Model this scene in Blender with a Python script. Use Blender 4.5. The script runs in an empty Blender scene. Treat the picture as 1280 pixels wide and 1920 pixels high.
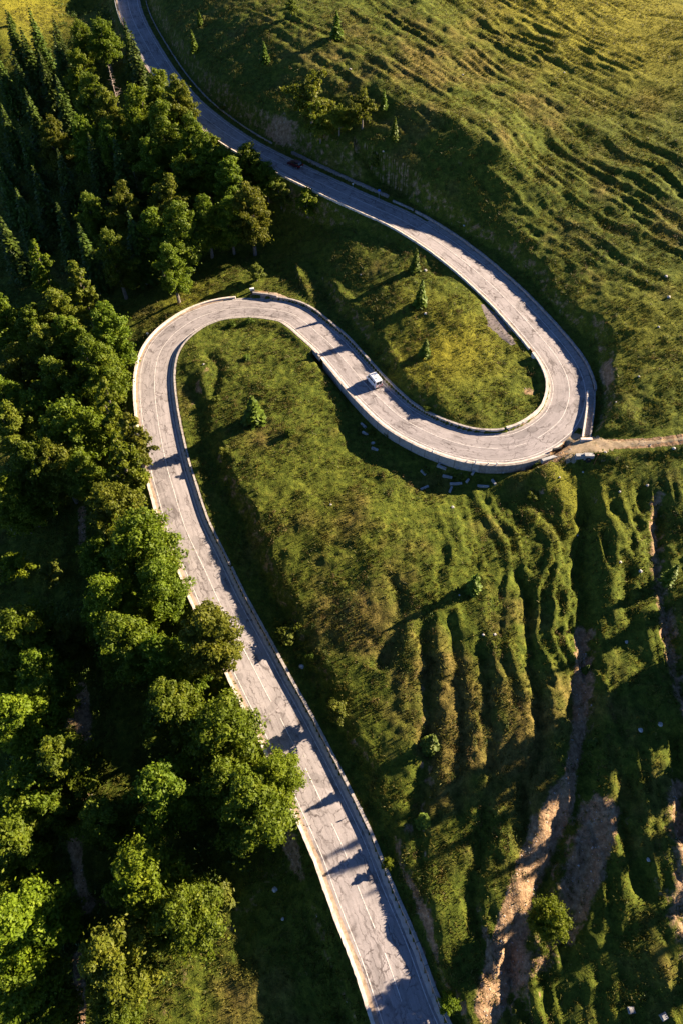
import bpy, bmesh, math, random
import numpy as np
from mathutils import Vector, Matrix
C = bpy.context.scene.collection
# ------------------------------------------------------------------ camera, sky, sun, exposure
F = 1280.; TH = math.radians(52); CZ = 105.
cam_d = bpy.data.cameras.new('camera'); cam = bpy.data.objects.new('camera', cam_d); C.objects.link(cam)
cam.location = (0, 0, CZ); cam.rotation_euler = (math.radians(90)-TH, 0, 0)
cam_d.sensor_fit = 'VERTICAL'; cam_d.sensor_height = 36; cam_d.lens = 24
cam_d.clip_start = 1; cam_d.clip_end = 6000
bpy.context.scene.camera = cam
SUN_EL = math.radians(23); SUN_AZ = math.radians(24)      # azimuth of the sun, from +X towards +Y
sun_dir = Vector((math.cos(SUN_EL)*math.cos(SUN_AZ), math.cos(SUN_EL)*math.sin(SUN_AZ), math.sin(SUN_EL)))
w = bpy.data.worlds.new('World'); bpy.context.scene.world = w; w.use_nodes = True
nt = w.node_tree; nt.nodes.clear()
sky = nt.nodes.new('ShaderNodeTexSky'); sky.sky_type = 'NISHITA'; sky.sun_disc = False
sky.sun_elevation = SUN_EL; sky.sun_rotation = math.pi/2 - SUN_AZ; sky.altitude = 2500
sky.air_density = .55; sky.dust_density = 0.05; sky.ozone_density = 5.0
bg = nt.nodes.new('ShaderNodeBackground'); bg.inputs[1].default_value = 0.05
wo = nt.nodes.new('ShaderNodeOutputWorld')
nt.links.new(sky.outputs[0], bg.inputs[0]); nt.links.new(bg.outputs[0], wo.inputs[0])
sl = bpy.data.lights.new('sun', 'SUN'); sl.energy = 5.0; sl.angle = math.radians(.5); sl.color = (1, .81, .59)
so = bpy.data.objects.new('sun', sl); C.objects.link(so)
so.rotation_euler = sun_dir.to_track_quat('Z', 'Y').to_euler(); so.location = (150, 60, 150)
vs = bpy.context.scene.view_settings
vs.view_transform = 'Standard'; vs.look = 'None'; vs.gamma = 1; vs.exposure = 2.2
bpy.context.scene.display_settings.display_device = 'sRGB'
random.seed(5); rng = np.random.default_rng(7)

# ------------------------------------------------------------------ helpers
def tag(o, label=None, cat=None, group=None, kind=None):
    if label: o['label'] = label
    if cat: o['category'] = cat
    if group: o['group'] = group
    if kind: o['kind'] = kind
    return o
def mesh(name, V, Fc, mat, parent=None, uv=None, smooth=False, edges=None):
    me = bpy.data.meshes.new(name)
    V = np.asarray(V, dtype=np.float32)
    if isinstance(Fc, np.ndarray):
        n, k = Fc.shape
        me.vertices.add(len(V)); me.vertices.foreach_set('co', V.ravel())
        me.loops.add(n*k); me.loops.foreach_set('vertex_index', Fc.astype(np.int32).ravel())
        me.polygons.add(n); me.polygons.foreach_set('loop_start', np.arange(0, n*k, k, dtype=np.int32))
        me.polygons.foreach_set('loop_total', np.full(n, k, dtype=np.int32))
        me.update(calc_edges=True)
    else:
        me.from_pydata([tuple(map(float, v)) for v in V], [], Fc); me.update()
    if uv is not None:
        ul = me.uv_layers.new(name='UVMap')
        idx = np.empty(len(me.loops), dtype=np.int32); me.loops.foreach_get('vertex_index', idx)
        ul.data.foreach_set('uv', np.asarray(uv, dtype=np.float32)[idx].ravel())
    if smooth: me.polygons.foreach_set('use_smooth', np.ones(len(me.polygons), dtype=bool))
    if mat: me.materials.append(mat)
    o = bpy.data.objects.new(name, me); C.objects.link(o)
    if parent: o.parent = parent
    return o
def empty(name, loc, rz=0):
    o = bpy.data.objects.new(name, None); C.objects.link(o); o.location = loc; o.rotation_euler = (0, 0, rz)
    o.empty_display_size = .3
    return o
class MB:
    """collects boxes, prisms and tubes into one mesh"""
    def __init__(s): s.v = []; s.f = []
    def add(s, v, f):
        b = len(s.v); s.v += [tuple(p) for p in v]; s.f += [tuple(b+i for i in q) for q in f]; return s
    def box(s, x0, x1, y0, y1, z0, z1, M=None, taper=0):
        t = taper
        v = [(x0,y0,z0),(x1,y0,z0),(x1,y1,z0),(x0,y1,z0),(x0+t,y0+t,z1),(x1-t,y0+t,z1),(x1-t,y1-t,z1),(x0+t,y1-t,z1)]
        if M is not None: v = [M @ Vector(p) for p in v]
        return s.add(v, [(0,3,2,1),(4,5,6,7),(0,1,5,4),(1,2,6,5),(2,3,7,6),(3,0,4,7)])
    def tube(s, pts, rad, n=8, cap=True):
        pts = [Vector(p) for p in pts]; v = []; f = []
        for i, p in enumerate(pts):
            d = (pts[min(i+1, len(pts)-1)] - pts[max(i-1, 0)]).normalized()
            a = d.orthogonal().normalized(); b = d.cross(a)
            for k in range(n):
                t = 2*math.pi*k/n; v.append(p + (a*math.cos(t) + b*math.sin(t))*rad[i])
        for i in range(len(pts)-1):
            for k in range(n): f.append((i*n+k, i*n+(k+1) % n, (i+1)*n+(k+1) % n, (i+1)*n+k))
        if cap: f.append(tuple(range(n))[::-1]); f.append(tuple((len(pts)-1)*n+k for k in range(n)))
        return s.add(v, f)
    def build(s, name, mat, parent=None, bevel=0, smooth=False):
        o = mesh(name, s.v, s.f, mat, parent)
        if bevel:
            bm = bmesh.new(); bm.from_mesh(o.data); bmesh.ops.remove_doubles(bm, verts=bm.verts, dist=1e-4)
            bmesh.ops.bevel(bm, geom=bm.edges[:], offset=bevel, segments=2, affect='EDGES'); bm.to_mesh(o.data); bm.free()
        if smooth: o.data.polygons.foreach_set('use_smooth', np.ones(len(o.data.polygons), dtype=bool))
        return o
def hsh(ix, iy, seed):
    h = (ix.astype(np.int64)*374761393 + iy.astype(np.int64)*668265263 + seed*1442695041) & 0xffffffff
    h = ((h ^ (h >> 13))*1274126177) & 0xffffffff
    return ((h ^ (h >> 16)) & 0xffff)/65535.
def vnoise(x, y, seed=0):
    ix = np.floor(x); iy = np.floor(y); fx = x-ix; fy = y-iy
    fx = fx*fx*fx*(fx*(fx*6-15)+10); fy = fy*fy*fy*(fy*(fy*6-15)+10)
    a = hsh(ix, iy, seed); b = hsh(ix+1, iy, seed); c = hsh(ix, iy+1, seed); d = hsh(ix+1, iy+1, seed)
    return (a*(1-fx)+b*fx)*(1-fy) + (c*(1-fx)+d*fx)*fy
def fbm(x, y, sc, o=4, seed=0):
    r = 0; a = .5; t = 0
    for i in range(o):
        r = r + a*vnoise(x/sc + 17.3*i, y/sc - 9.1*i, seed+i); t += a; a *= .5; sc *= .5
    return r/t
def sstep(a, b, x):
    t = np.clip((x-a)/(b-a), 0, 1); return t*t*(3-2*t)
sT, cT = math.sin(TH), math.cos(TH)
def P(px, py, z):
    """point of height z seen at that place in the photograph (used to take measurements off it)"""
    v = (960-py)/F; d = (CZ-z)/(sT-v*cT)
    return np.array([(px-640)/F*d, d*(cT+v*sT), z])

# ------------------------------------------------------------------ materials
def material(name, rough=.8, col=(.5,.5,.5), spec=.3, metal=0):
    m = bpy.data.materials.new(name); m.use_nodes = True
    b = m.node_tree.nodes['Principled BSDF']
    b.inputs['Base Color'].default_value = (*col, 1); b.inputs['Roughness'].default_value = rough
    b.inputs['Specular IOR Level'].default_value = spec; b.inputs['Metallic'].default_value = metal
    return m
class NG:
    def __init__(s, m): s.t = m.node_tree; s.b = s.t.nodes['Principled BSDF']
    def n(s, ty, **kw):
        x = s.t.nodes.new('ShaderNode'+ty)
        for k, v in kw.items():
            if k in x.inputs.keys(): s.set(x.inputs[k], v)
            else: setattr(x, k, v)
        return x
    def set(s, i, v):
        if isinstance(v, bpy.types.NodeSocket): s.t.links.new(v, i)
        elif isinstance(v, tuple) and len(v) == 3 and i.type == 'RGBA': i.default_value = (*v, 1)
        else: i.default_value = v
    def noise(s, vec, sc, det=3, rough=.5, dist=0):
        x = s.n('TexNoise', Scale=sc, Detail=det, Roughness=rough, Distortion=dist); s.t.links.new(vec, x.inputs['Vector']); return x.outputs['Fac']
    def ramp(s, f, stops):
        r = s.n('ValToRGB'); s.t.links.new(f, r.inputs[0]); e = r.color_ramp.elements
        while len(e) < len(stops): e.new(.5)
        for k, (p, c) in enumerate(stops):
            e[k].position = p; e[k].color = (*c, 1) if isinstance(c, tuple) else (c, c, c, 1)
        return r.outputs[0]
    def mix(s, f, a, b, mode='MIX'):
        x = s.n('Mix', data_type='RGBA', blend_type=mode)
        s.set(x.inputs[0], f); s.set(x.inputs[6], a); s.set(x.inputs[7], b); return x.outputs[2]
    def math(s, op, a, b=0.):
        x = s.n('Math', operation=op); s.set(x.inputs[0], a); s.set(x.inputs[1], b); return x.outputs[0]
    def bump(s, h, dist=.1, st=1.):
        x = s.n('Bump', Distance=dist, Strength=st); s.t.links.new(h, x.inputs['Height']); s.t.links.new(x.outputs[0], s.b.inputs['Normal'])
    def col(s, c): s.t.links.new(c, s.b.inputs['Base Color'])
    def pos(s): return s.n('NewGeometry').outputs['Position']
    def attr(s, nm): return s.n('Attribute', attribute_name=nm).outputs

def ground_mat():
    m = material('meadow_ground', .95, spec=.1); g = NG(m); p = g.pos()
    at = g.attr('mask'); sep = g.n('SeparateColor'); g.t.links.new(at['Color'], sep.inputs[0])
    dirt, dry, lush = sep.outputs
    n1 = g.noise(p, .09, 5, .62); n2 = g.noise(p, .9, 5, .65); n3 = g.noise(p, 3.5, 4, .7)
    green = g.ramp(n2, [(.28, (.030,.046,.006)), (.5, (.066,.086,.010)), (.72, (.130,.142,.018))])
    brown = g.ramp(n2, [(.28, (.050,.042,.011)), (.5, (.112,.090,.022)), (.72, (.20,.155,.042))])
    f = g.math('ADD', g.math('MULTIPLY', g.math('SUBTRACT', n1, .5), 2.6), dry)
    c = g.mix(g.ramp(f, [(.25, 0.), (.75, 1.)]), green, brown)
    lushc = g.ramp(n3, [(.3, (.085,.092,.008)), (.7, (.235,.208,.020))])
    c = g.mix(lush, c, lushc)
    soil = g.ramp(g.noise(p, 1.3, 6, .7), [(.3, (.13,.078,.042)), (.5, (.27,.175,.10)), (.7, (.42,.30,.185))])
    d2 = g.math('ADD', dirt, g.math('MULTIPLY', g.math('SUBTRACT', g.noise(p, .7, 5, .7), .5), 1.1))
    c = g.mix(g.ramp(d2, [(.42, 0.), (.6, 1.)]), c, soil)
    c = g.mix(.55, c, g.mix(1., c, g.ramp(n3, [(.3, .45), (.7, 1.5)]), 'MULTIPLY'))
    g.col(c)
    g.bump(g.math('ADD', g.math('MULTIPLY', n3, .5), n2), .35, .9)
    return m
M_ground = ground_mat()
def asphalt_mat():
    m = material('old_asphalt', .85, spec=.25); g = NG(m)
    uv = g.n('UVMap', uv_map='UVMap').outputs[0]; p = g.pos()
    base = g.ramp(g.noise(p, .35, 5, .65), [(.3, (.250,.225,.224)), (.7, (.345,.311,.309))])
    fine = g.ramp(g.noise(p, 9., 3, .7), [(.3, .86), (.7, 1.12)])
    base = g.mix(1., base, fine, 'MULTIPLY')
    # worn wheel tracks along the lanes
    sx = g.n('SeparateXYZ'); g.t.links.new(uv, sx.inputs[0])
    st = g.n('Mapping'); st.inputs['Scale'].default_value = (.06, 1.4, 1); g.t.links.new(uv, st.inputs[0])
    tr = g.ramp(g.noise(st.outputs[0], 1.6, 4, .6), [(.35, .84), (.62, 1.06)])
    base = g.mix(1., base, tr, 'MULTIPLY')
    st2 = g.ramp(g.noise(uv, .22, 2, .4), [(.60, 1.), (.615, .80)])
    base = g.mix(1., base, st2, 'MULTIPLY')
    oil = g.ramp(g.noise(p, 1.1, 4, .7), [(.60, 1.), (.72, .78)])
    base = g.mix(1., base, oil, 'MULTIPLY')
    # cracks
    wv = g.n('TexNoise', Scale=.7, Detail=6., Roughness=.62); g.t.links.new(uv, wv.inputs['Vector'])
    add = g.n('VectorMath', operation='MULTIPLY_ADD'); g.t.links.new(wv.outputs['Color'], add.inputs[0])
    add.inputs[1].default_value = (2.6, 2.0, 0); g.t.links.new(uv, add.inputs[2])
    mp = g.n('Mapping'); mp.inputs['Scale'].default_value = (.42, .62, 1); g.t.links.new(add.outputs[0], mp.inputs[0])
    v1 = g.n('TexVoronoi', feature='DISTANCE_TO_EDGE', Scale=1.); g.t.links.new(mp.outputs[0], v1.inputs['Vector'])
    cr = g.ramp(v1.outputs['Distance'], [(.014, 1.), (.05, 0.)])
    mk = g.mix(1., g.ramp(g.noise(uv, .11, 3, .6), [(.38, .1), (.56, 1.)]), g.ramp(g.noise(uv, .75, 3, .7), [(.40, 0.), (.56, 1.)]), 'MULTIPLY')
    cr = g.mix(1., cr, mk, 'MULTIPLY')
    mp2 = g.n('Mapping'); mp2.inputs['Scale'].default_value = (.05, .9, 1); g.t.links.new(add.outputs[0], mp2.inputs[0])
    v2 = g.n('TexVoronoi', feature='DISTANCE_TO_EDGE', Scale=1.); g.t.links.new(mp2.outputs[0], v2.inputs['Vector'])
    c2 = g.ramp(v2.outputs['Distance'], [(.012, .8), (.04, 0.)])
    cc = g.math('MAXIMUM', cr, g.math('MULTIPLY', c2, g.ramp(g.noise(uv, .2, 2), [(.4, 0.), (.55, 1.)])))
    c = g.mix(g.math('MULTIPLY', cc, .78), base, (.045,.032,.030))
    g.col(c); g.bump(g.noise(p, 14., 3), .02, .5)
    return m
M_asph = asphalt_mat()
def concrete_mat(name, c0, c1, dirt=(.12,.085,.06), amt=.5, joints=0):
    m = material(name, .88, spec=.2); g = NG(m); p = g.pos()
    c = g.ramp(g.noise(p, 2.2, 5, .65), [(.3, c0), (.7, c1)])
    c = g.mix(g.math('MULTIPLY', g.ramp(g.noise(p, .8, 6, .75), [(.5, 0.), (.68, 1.)]), amt), c, dirt)
    if joints:
        uv = g.n('UVMap', uv_map='UVMap').outputs[0]; sx = g.n('SeparateXYZ'); g.t.links.new(uv, sx.inputs[0])
        fr = g.math('FRACT', g.math('DIVIDE', sx.outputs[0], float(joints)))
        j = g.math('LESS_THAN', fr, .05)
        c = g.mix(g.math('MULTIPLY', j, .6), c, (.05,.045,.04))
    g.col(c); g.bump(g.noise(p, 6., 4, .7), .03, .8)
    return m
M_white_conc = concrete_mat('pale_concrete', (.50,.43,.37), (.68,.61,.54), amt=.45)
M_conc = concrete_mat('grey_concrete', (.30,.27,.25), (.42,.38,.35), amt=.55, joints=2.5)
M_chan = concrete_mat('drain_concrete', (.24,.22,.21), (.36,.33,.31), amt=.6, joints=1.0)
M_stone_wall = concrete_mat('rubble_stone', (.16,.14,.13), (.34,.30,.27), amt=.6, joints=.8)
M_gravel = concrete_mat('roadside_grit', (.22,.16,.12), (.40,.31,.24), dirt=(.09,.08,.03), amt=.7)
M_track = concrete_mat('track_soil', (.27,.20,.125), (.44,.34,.22), dirt=(.09,.085,.02), amt=.6)
M_scree = concrete_mat('grey_scree', (.10,.085,.085), (.24,.20,.19), dirt=(.06,.06,.03), amt=.4)
def paint_mat():
    m = material('road_paint', .7, spec=.3); g = NG(m); p = g.pos()
    g.col(g.mix(g.ramp(g.noise(p, 2.5, 5, .75), [(.44, 0.), (.62, .85)]), (.66,.62,.59), (.32,.28,.26)))
    return m
M_paint = paint_mat()
def leaf_mat(name, a, b, c, tr=.48):
    m = material(name, .6, spec=.25); g = NG(m); p = g.pos()
    oi = g.n('ObjectInfo').outputs['Random']
    col = g.ramp(g.noise(p, .55, 4, .7), [(.3, a), (.52, b), (.74, c)])
    hv = g.n('HueSaturation'); g.t.links.new(col, hv.inputs['Color'])
    g.set(hv.inputs['Value'], g.math('ADD', g.math('MULTIPLY', oi, .4), .8))
    g.set(hv.inputs['Hue'], g.math('ADD', g.math('MULTIPLY', oi, .02), .487))
    g.t.links.new(hv.outputs[0], g.b.inputs['Base Color'])
    t = g.n('BsdfTranslucent'); g.t.links.new(hv.outputs[0], t.inputs[0])
    ms = g.n('MixShader'); ms.inputs[0].default_value = tr
    g.t.links.new(g.b.outputs[0], ms.inputs[1]); g.t.links.new(t.outputs[0], ms.inputs[2])
    g.t.links.new(ms.outputs[0], g.t.nodes['Material Output'].inputs[0])
    return m
M_leaf = leaf_mat('beech_leaves', (.058,.098,.005), (.118,.175,.008), (.205,.245,.014))
M_leafy = leaf_mat('yellow_green_leaves', (.070,.110,.005), (.140,.195,.008), (.23,.27,.013))
M_olive = leaf_mat('olive_leaves', (.066,.088,.006), (.13,.155,.010), (.22,.22,.018))
M_needle = leaf_mat('spruce_needles', (.024,.045,.005), (.052,.085,.007), (.095,.135,.011), .15)
M_young = leaf_mat('young_spruce_needles', (.045,.075,.006), (.085,.130,.008), (.13,.18,.012), .25)
M_bush = leaf_mat('bush_leaves', (.075,.10,.012), (.135,.165,.02), (.22,.23,.03))
M_grass = leaf_mat('grass_blades', (.042,.050,.008), (.10,.098,.016), (.22,.175,.036), .35)
M_under = leaf_mat('undergrowth_leaves', (.025,.050,.006), (.055,.09,.010), (.10,.125,.015), .3)
M_dryw = leaf_mat('dry_weed_leaves', (.06,.045,.012), (.13,.095,.025), (.24,.18,.05), .3)
def bark_mat(name, a, b):
    m = material(name, .9, spec=.1); g = NG(m); p = g.pos()
    g.col(g.ramp(g.noise(p, 4., 4, .7), [(.3, a), (.7, b)])); return m
M_bark = bark_mat('grey_bark', (.10,.085,.07), (.26,.22,.19))
M_dead = bark_mat('bleached_deadwood', (.28,.22,.19), (.46,.38,.33))
def rock_mat():
    m = material('pale_rock', .9, spec=.15); g = NG(m); p = g.pos()
    g.col(g.ramp(g.noise(p, 3., 4, .7), [(.3, (.24,.22,.20)), (.7, (.56,.53,.50))])); return m
M_rock = rock_mat()
M_vwhite = material('white_vehicle_paint', .25, (.82,.82,.82), .5)
M_vred = material('dark_red_vehicle_paint', .3, (.07,.006,.010), .5)
M_glass = material('tinted_glass', .08, (.015,.018,.022), .6)
M_tyre = material('tyre_rubber', .85, (.018,.018,.018), .2)
M_metal = material('grey_metal', .4, (.45,.45,.46), .5, .8)
M_redlamp = material('red_lamp_lens', .25, (.45,.015,.01), .5)
M_plate = material('number_plate', .5, (.75,.75,.72))
M_blue = material('blue_sign_face', .4, (.02,.09,.42), .4)
M_wsign = material('white_sign_face', .5, (.80,.80,.80), .4)
M_rust = material('rusty_iron', .8, (.22,.07,.03), .3)
M_rail = material('galvanised_rail', .35, (.62,.63,.64), .5, .6)
M_black = material('black_plastic', .5, (.02,.02,.02), .3)

# ------------------------------------------------------------------ the road's course
RP = [(830,2060),(768,1920),(752,1877),(722,1790),(677,1680),(645,1595),(627,1555),(575,1445),(530,1355),(500,1300),(472,1245),(417,1140),(385,1070),(352,1000),(338,960),(328,925),(316,885),(306,840),(297,790),(291,740),(291,700),(300,662),(320,633),(345,612),(372,596),(410,583),(450,578),(490,578),(540,586),(566,600),(590,620),(620,646),(637,665),(657,688),(688,724),(722,758),(750,782),(787,804),(828,822),(874,836),(915,841),(950,840),(980,833),(1008,821),(1035,802),(1051,786),(1060,768),(1066,744),(1065,719),(1055,691),(1039,665),(1015,635),(987,603),(949,562),(915,530),(887,505),(860,483),(825,457),(780,428),(740,406),(699,388),(661,371),(622,353),(567,327),(530,309),(493,291),(455,270),(418,246),(385,221),(355,195),(325,161),(298,123),(269,74),(250,36),(240,0),(234,-60)]
def catmull(p, n=6):
    p = np.array(p, float); p = np.vstack([2*p[0]-p[1], p, 2*p[-1]-p[-2]]); o = []
    for i in range(1, len(p)-2):
        for k in range(n):
            t = k/n
            o.append(.5*((2*p[i])+(p[i+1]-p[i-1])*t+(2*p[i-1]-5*p[i]+4*p[i+1]-p[i+2])*t*t+(3*p[i]-p[i-1]-3*p[i+1]+p[i+2])*t**3))
    o.append(p[-2]); return np.array(o)
Q = catmull(RP); z = np.zeros(len(Q))
for it in range(20):
    W = np.array([P(a, b, h) for (a, b), h in zip(Q, z)])
    L = np.r_[0, np.cumsum(np.hypot(*np.diff(W[:, :2], axis=0).T))]
    z = L/L[-1]*33
# resample evenly (0.6 m), smooth a little, extend both ends
LT = L[-1]; ss = np.arange(0, LT, .6)
R3 = np.stack([np.interp(ss, L, W[:, k]) for k in range(3)], -1)
QP = np.stack([np.interp(ss, L, Q[:, k]) for k in range(2)], -1)
for _ in range(6): R3[1:-1] = (R3[:-2]+2*R3[1:-1]+R3[2:])/4
e0 = R3[0] - (R3[6]-R3[0])/6*np.arange(100, 0, -1)[:, None]; e0[:, 2] = R3[0, 2]-.04*np.arange(100, 0, -1)
e1 = R3[-1] + (R3[-1]-R3[-7])/6*np.arange(1, 200)[:, None]
NE = len(e0); R3 = np.vstack([e0, R3, e1]); RS = (np.arange(len(R3))-NE)*.6; HSL = .405
Tn = np.gradient(R3[:, :2], axis=0); Tn /= np.linalg.norm(Tn, axis=1)[:, None]
Nn = np.stack([Tn[:, 1], -Tn[:, 0]], -1)          # to the right when driving uphill
def S(px, py):
    i = np.argmin(np.hypot(QP[:, 0]-px, QP[:, 1]-py)); return ss[i]
def at(s, e=0, dz=0):
    i = int(np.clip(round(s/.6)+NE, 0, len(R3)-1)); p = R3[i]; n = Nn[i]
    return Vector((p[0]+n[0]*e, p[1]+n[1]*e, p[2]+dz)), math.atan2(Tn[i][1], Tn[i][0])
S_BOT, S_TOP = -60., LT+110
sA = S(300, 662); sAp = S(470, 578); sWe = S(622, 648); sCv = S(1010, 820); sCin = S(1039, 665); sCout = S(1066, 744)
sUp = S(780, 428)

# ------------------------------------------------------------------ terrain heights
xs = np.concatenate([-np.geomspace(150, 1500, 30)[::-1], np.arange(-148, -90, .9), np.arange(-90, 78, .42), np.arange(78, 130, .9), np.geomspace(131, 1500, 32)])
ys = np.concatenate([-np.geomspace(40, 900, 20)[::-1], np.arange(-38, -8, 1.2), np.arange(-8, 150, .42), np.arange(150, 240, .55), np.arange(240, 370, 1.), np.geomspace(372, 2500, 40)])
X, Y = np.meshgrid(xs, ys)
CP = [ # px, py, height: points of the ground measured off the photograph
 # hill above the upper road
 (1270,0,39.5),(1000,0,41),(800,0,42.5),
 (1270,300,31.5),(1270,600,23.6),(1270,820,19.6),(1000,300,29),(870,395,24.1),(940,435,23.2),(1000,480,22.7),(1090,575,21.8),(1155,640,21.1),(1160,760,19.8),
 (900,150,35),(1100,150,35.5),(1150,400,27),(900,50,39),(1200,700,20.8),
 (1200,780,19.2),(1120,790,18.),
 # island between the upper road and the lower bend
 (850,520,19.2),(720,560,17.2),(850,600,18.8),(930,660,17.5),(950,740,16.5),(880,780,15.6),(700,600,15.8),(775,705,15.9),(640,520,15),(735,650,15.7),(690,595,15.4),(645,545,14.8),(820,740,16.8),(700,480,18),(800,470,19.8),
 # slope between the upper road and the left loop
 (500,450,11.6),(600,420,16),(560,500,12.6),(450,520,11.6),(640,450,18),(300,570,8),(400,480,11),(590,560,12.4),(380,540,9.4),
 # valley side on the left
 (230,640,5),(180,800,2),(230,1000,0),(150,1200,-4),(300,1250,-2),(450,1550,-3),(560,1800,-2.6),(600,1900,-2.6),(300,1800,-5),(100,1800,-7),(30,1500,-8),(30,1200,-8),
 (30,900,-5),(30,700,-2),(150,560,2),(30,450,0),(200,450,6.5),(350,430,9.5),(300,300,17),(150,300,10),(30,250,8),(400,310,19.6),(200,150,20.5),(100,150,18),(0,60,28),(90,10,25.5),(170,30,22),(0,-80,36),(20,1750,-9),(400,1700,-4),
 # hill inside the left loop and below the wall
 (430,650,10.7),(385,700,10.2),(450,625,11),(402,760,10),(432,850,9.9),(480,950,9.6),(525,1050,8.8),(600,1200,7.),(660,1330,6.1),(735,1480,4.7),(790,1650,3.7),(850,1850,3.),
 (550,750,12.2),(600,850,11.4),(700,800,11.4),(830,905,11.4),(950,920,12),(1050,900,14.2),(700,1000,12),(900,1050,12),(800,1250,9.2),(900,1400,8.2),(1000,1250,11.2),(1050,1100,12.8),
 (1000,1600,6.2),(950,1850,3.4),(1080,1600,7.6),(1100,1800,5.6),(1270,950,17),(1270,1200,14),(1270,1450,11.5),(1270,1700,9),(1270,1900,8),(1150,1000,15),(1150,1300,11.6),(560,650,12.6),(620,760,12.4)]
cp = [P(*c) for c in CP]
for wx, wy, wz in [(0,500,72),(150,420,85),(250,300,80),(200,180,50),(200,60,34),(200,-60,18),(60,-60,2),(-60,-60,-12),(-200,-40,-22),(-220,120,-8),(-230,260,30),(-160,380,58),(-80,420,62),(90,300,52),(40,300,48),(110,120,27),(110,40,14),(100,210,42),(-1500,0,0),(1500,0,260),(0,2500,300),(0,-900,-40),(1500,2500,330),(-1500,2500,200)]:
    cp.append(np.array([wx, wy, wz], float))
for i in range(NE-60, len(R3)-60, 9): cp.append(R3[i])
sh = np.array([math.cos(SUN_AZ), math.sin(SUN_AZ)])
for i in range(NE+int(S(735,404)/.6), NE+int(LT/.6)+40, 14):       # the hill rises from the upper road about as steeply as the sun stands
    pl = np.array([R3[i, 0]-Nn[i, 0]*3.9, R3[i, 1]-Nn[i, 1]*3.9])
    for D_ in (13, 19, 25, 31):
        q_ = pl+sh*D_; cp.append(np.array([q_[0], q_[1], R3[i, 2]+HSL*D_-.15]))
cp = np.array(cp)
D = np.hypot(cp[:, None, 0]-cp[None, :, 0], cp[:, None, 1]-cp[None, :, 1])
n = len(cp); phi = lambda r: r                     # polyharmonic r: local, no overshoot
A = np.zeros((n+3, n+3)); A[:n, :n] = phi(D) - np.eye(n)*1.2
A[:n, n] = A[n, :n] = 1; A[:n, n+1] = A[n+1, :n] = cp[:, 0]; A[:n, n+2] = A[n+2, :n] = cp[:, 1]
wt = np.linalg.solve(A, np.r_[cp[:, 2], 0, 0, 0])
Z = wt[n] + wt[n+1]*X + wt[n+2]*Y
for k in range(n): Z += wt[k]*np.sqrt((X-cp[k, 0])**2+(Y-cp[k, 1])**2+1.5)
# road distance fields
DR = np.full(X.shape, 1e3); SR = np.zeros(X.shape); ER = np.zeros(X.shape); ZR = np.zeros(X.shape)
for i in range(len(R3)):
    p = R3[i]; r = 22
    i0, i1 = np.searchsorted(xs, [p[0]-r, p[0]+r]); j0, j1 = np.searchsorted(ys, [p[1]-r, p[1]+r])
    if i0 >= i1 or j0 >= j1: continue
    sx = X[j0:j1, i0:i1]-p[0]; sy = Y[j0:j1, i0:i1]-p[1]; d = np.hypot(sx, sy)
    m = d < DR[j0:j1, i0:i1]
    DR[j0:j1, i0:i1][m] = d[m]; SR[j0:j1, i0:i1][m] = RS[i]
    ZR[j0:j1, i0:i1][m] = (p[2]+(sx*Tn[i, 0]+sy*Tn[i, 1])*.07)[m]
    ER[j0:j1, i0:i1][m] = np.where(sx*Nn[i, 0]+sy*Nn[i, 1] > 0, d, -d)[m]
def poly_dist(pts, r=14):
    """distance field to a polyline on the ground, and how far along it (0..1)"""
    pts = np.array(pts); seg = np.hypot(*np.diff(pts[:, :2], axis=0).T); tot = seg.sum(); acc = 0
    DD = np.full(X.shape, 1e3); SG = np.zeros(X.shape); TT = np.zeros(X.shape)
    for a, b, l in zip(pts[:-1], pts[1:], seg):
        i0, i1 = np.searchsorted(xs, [min(a[0], b[0])-r, max(a[0], b[0])+r]); j0, j1 = np.searchsorted(ys, [min(a[1], b[1])-r, max(a[1], b[1])+r])
        sx = X[j0:j1, i0:i1]-a[0]; sy = Y[j0:j1, i0:i1]-a[1]; dx, dy = (b[:2]-a[:2])/l
        t = np.clip(sx*dx+sy*dy, 0, l); d = np.hypot(sx-t*dx, sy-t*dy)
        m = d < DD[j0:j1, i0:i1]
        DD[j0:j1, i0:i1][m] = d[m]; SG[j0:j1, i0:i1][m] = np.sign(sx*dy-sy*dx)[m]; TT[j0:j1, i0:i1][m] = ((acc+t)/tot)[m]; acc += l
    return DD, SG, TT
def PL(pix, zz):
    if np.isscalar(zz): zz = [zz]*len(pix)
    return catmull([P(a, b, h) for (a, b), h in zip(pix, zz)], 5)
wob = (fbm(X, Y, 11, 3, 90)-.5)*2.2 + (fbm(X, Y, 2.2, 2, 92)-.5)*1.3
def gully(pix, zz, depth, wl, wr):
    """a furrow: wl wide on its left flank, wr on its right (seen from its start towards its end)"""
    global Z
    DD, SG, TT = poly_dist(PL(pix, zz)); e = DD*SG+wob; w_ = .72*np.where(e > 0, wr, wl)
    fade = sstep(0, .12, TT)*sstep(1, .88, TT)
    Z = Z - .66*depth*fade*np.exp(-(e/w_)**2)*(.65+.7*fbm(X, Y, 6, 2, 91))
gully([(790,1130),(800,1250),(805,1400),(770,1540),(790,1640)], [11,10.5,9.5,8,7], 1.9, 1.4, 2.2)
gully([(840,1130),(862,1250),(868,1400),(860,1550)], [11.5,10.8,9.7,8.5], 1.2, 1.0, 1.8)
gully([(735,1060),(745,1150),(700,1250)], [11.5,11,10], 1.2, 1.5, 2.2)
gully([(905,1180),(925,1300),(915,1450),(900,1650),(890,1800)], [11.5,10.5,9.4,7,5], 1.2, 1.1, 2.0)
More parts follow.
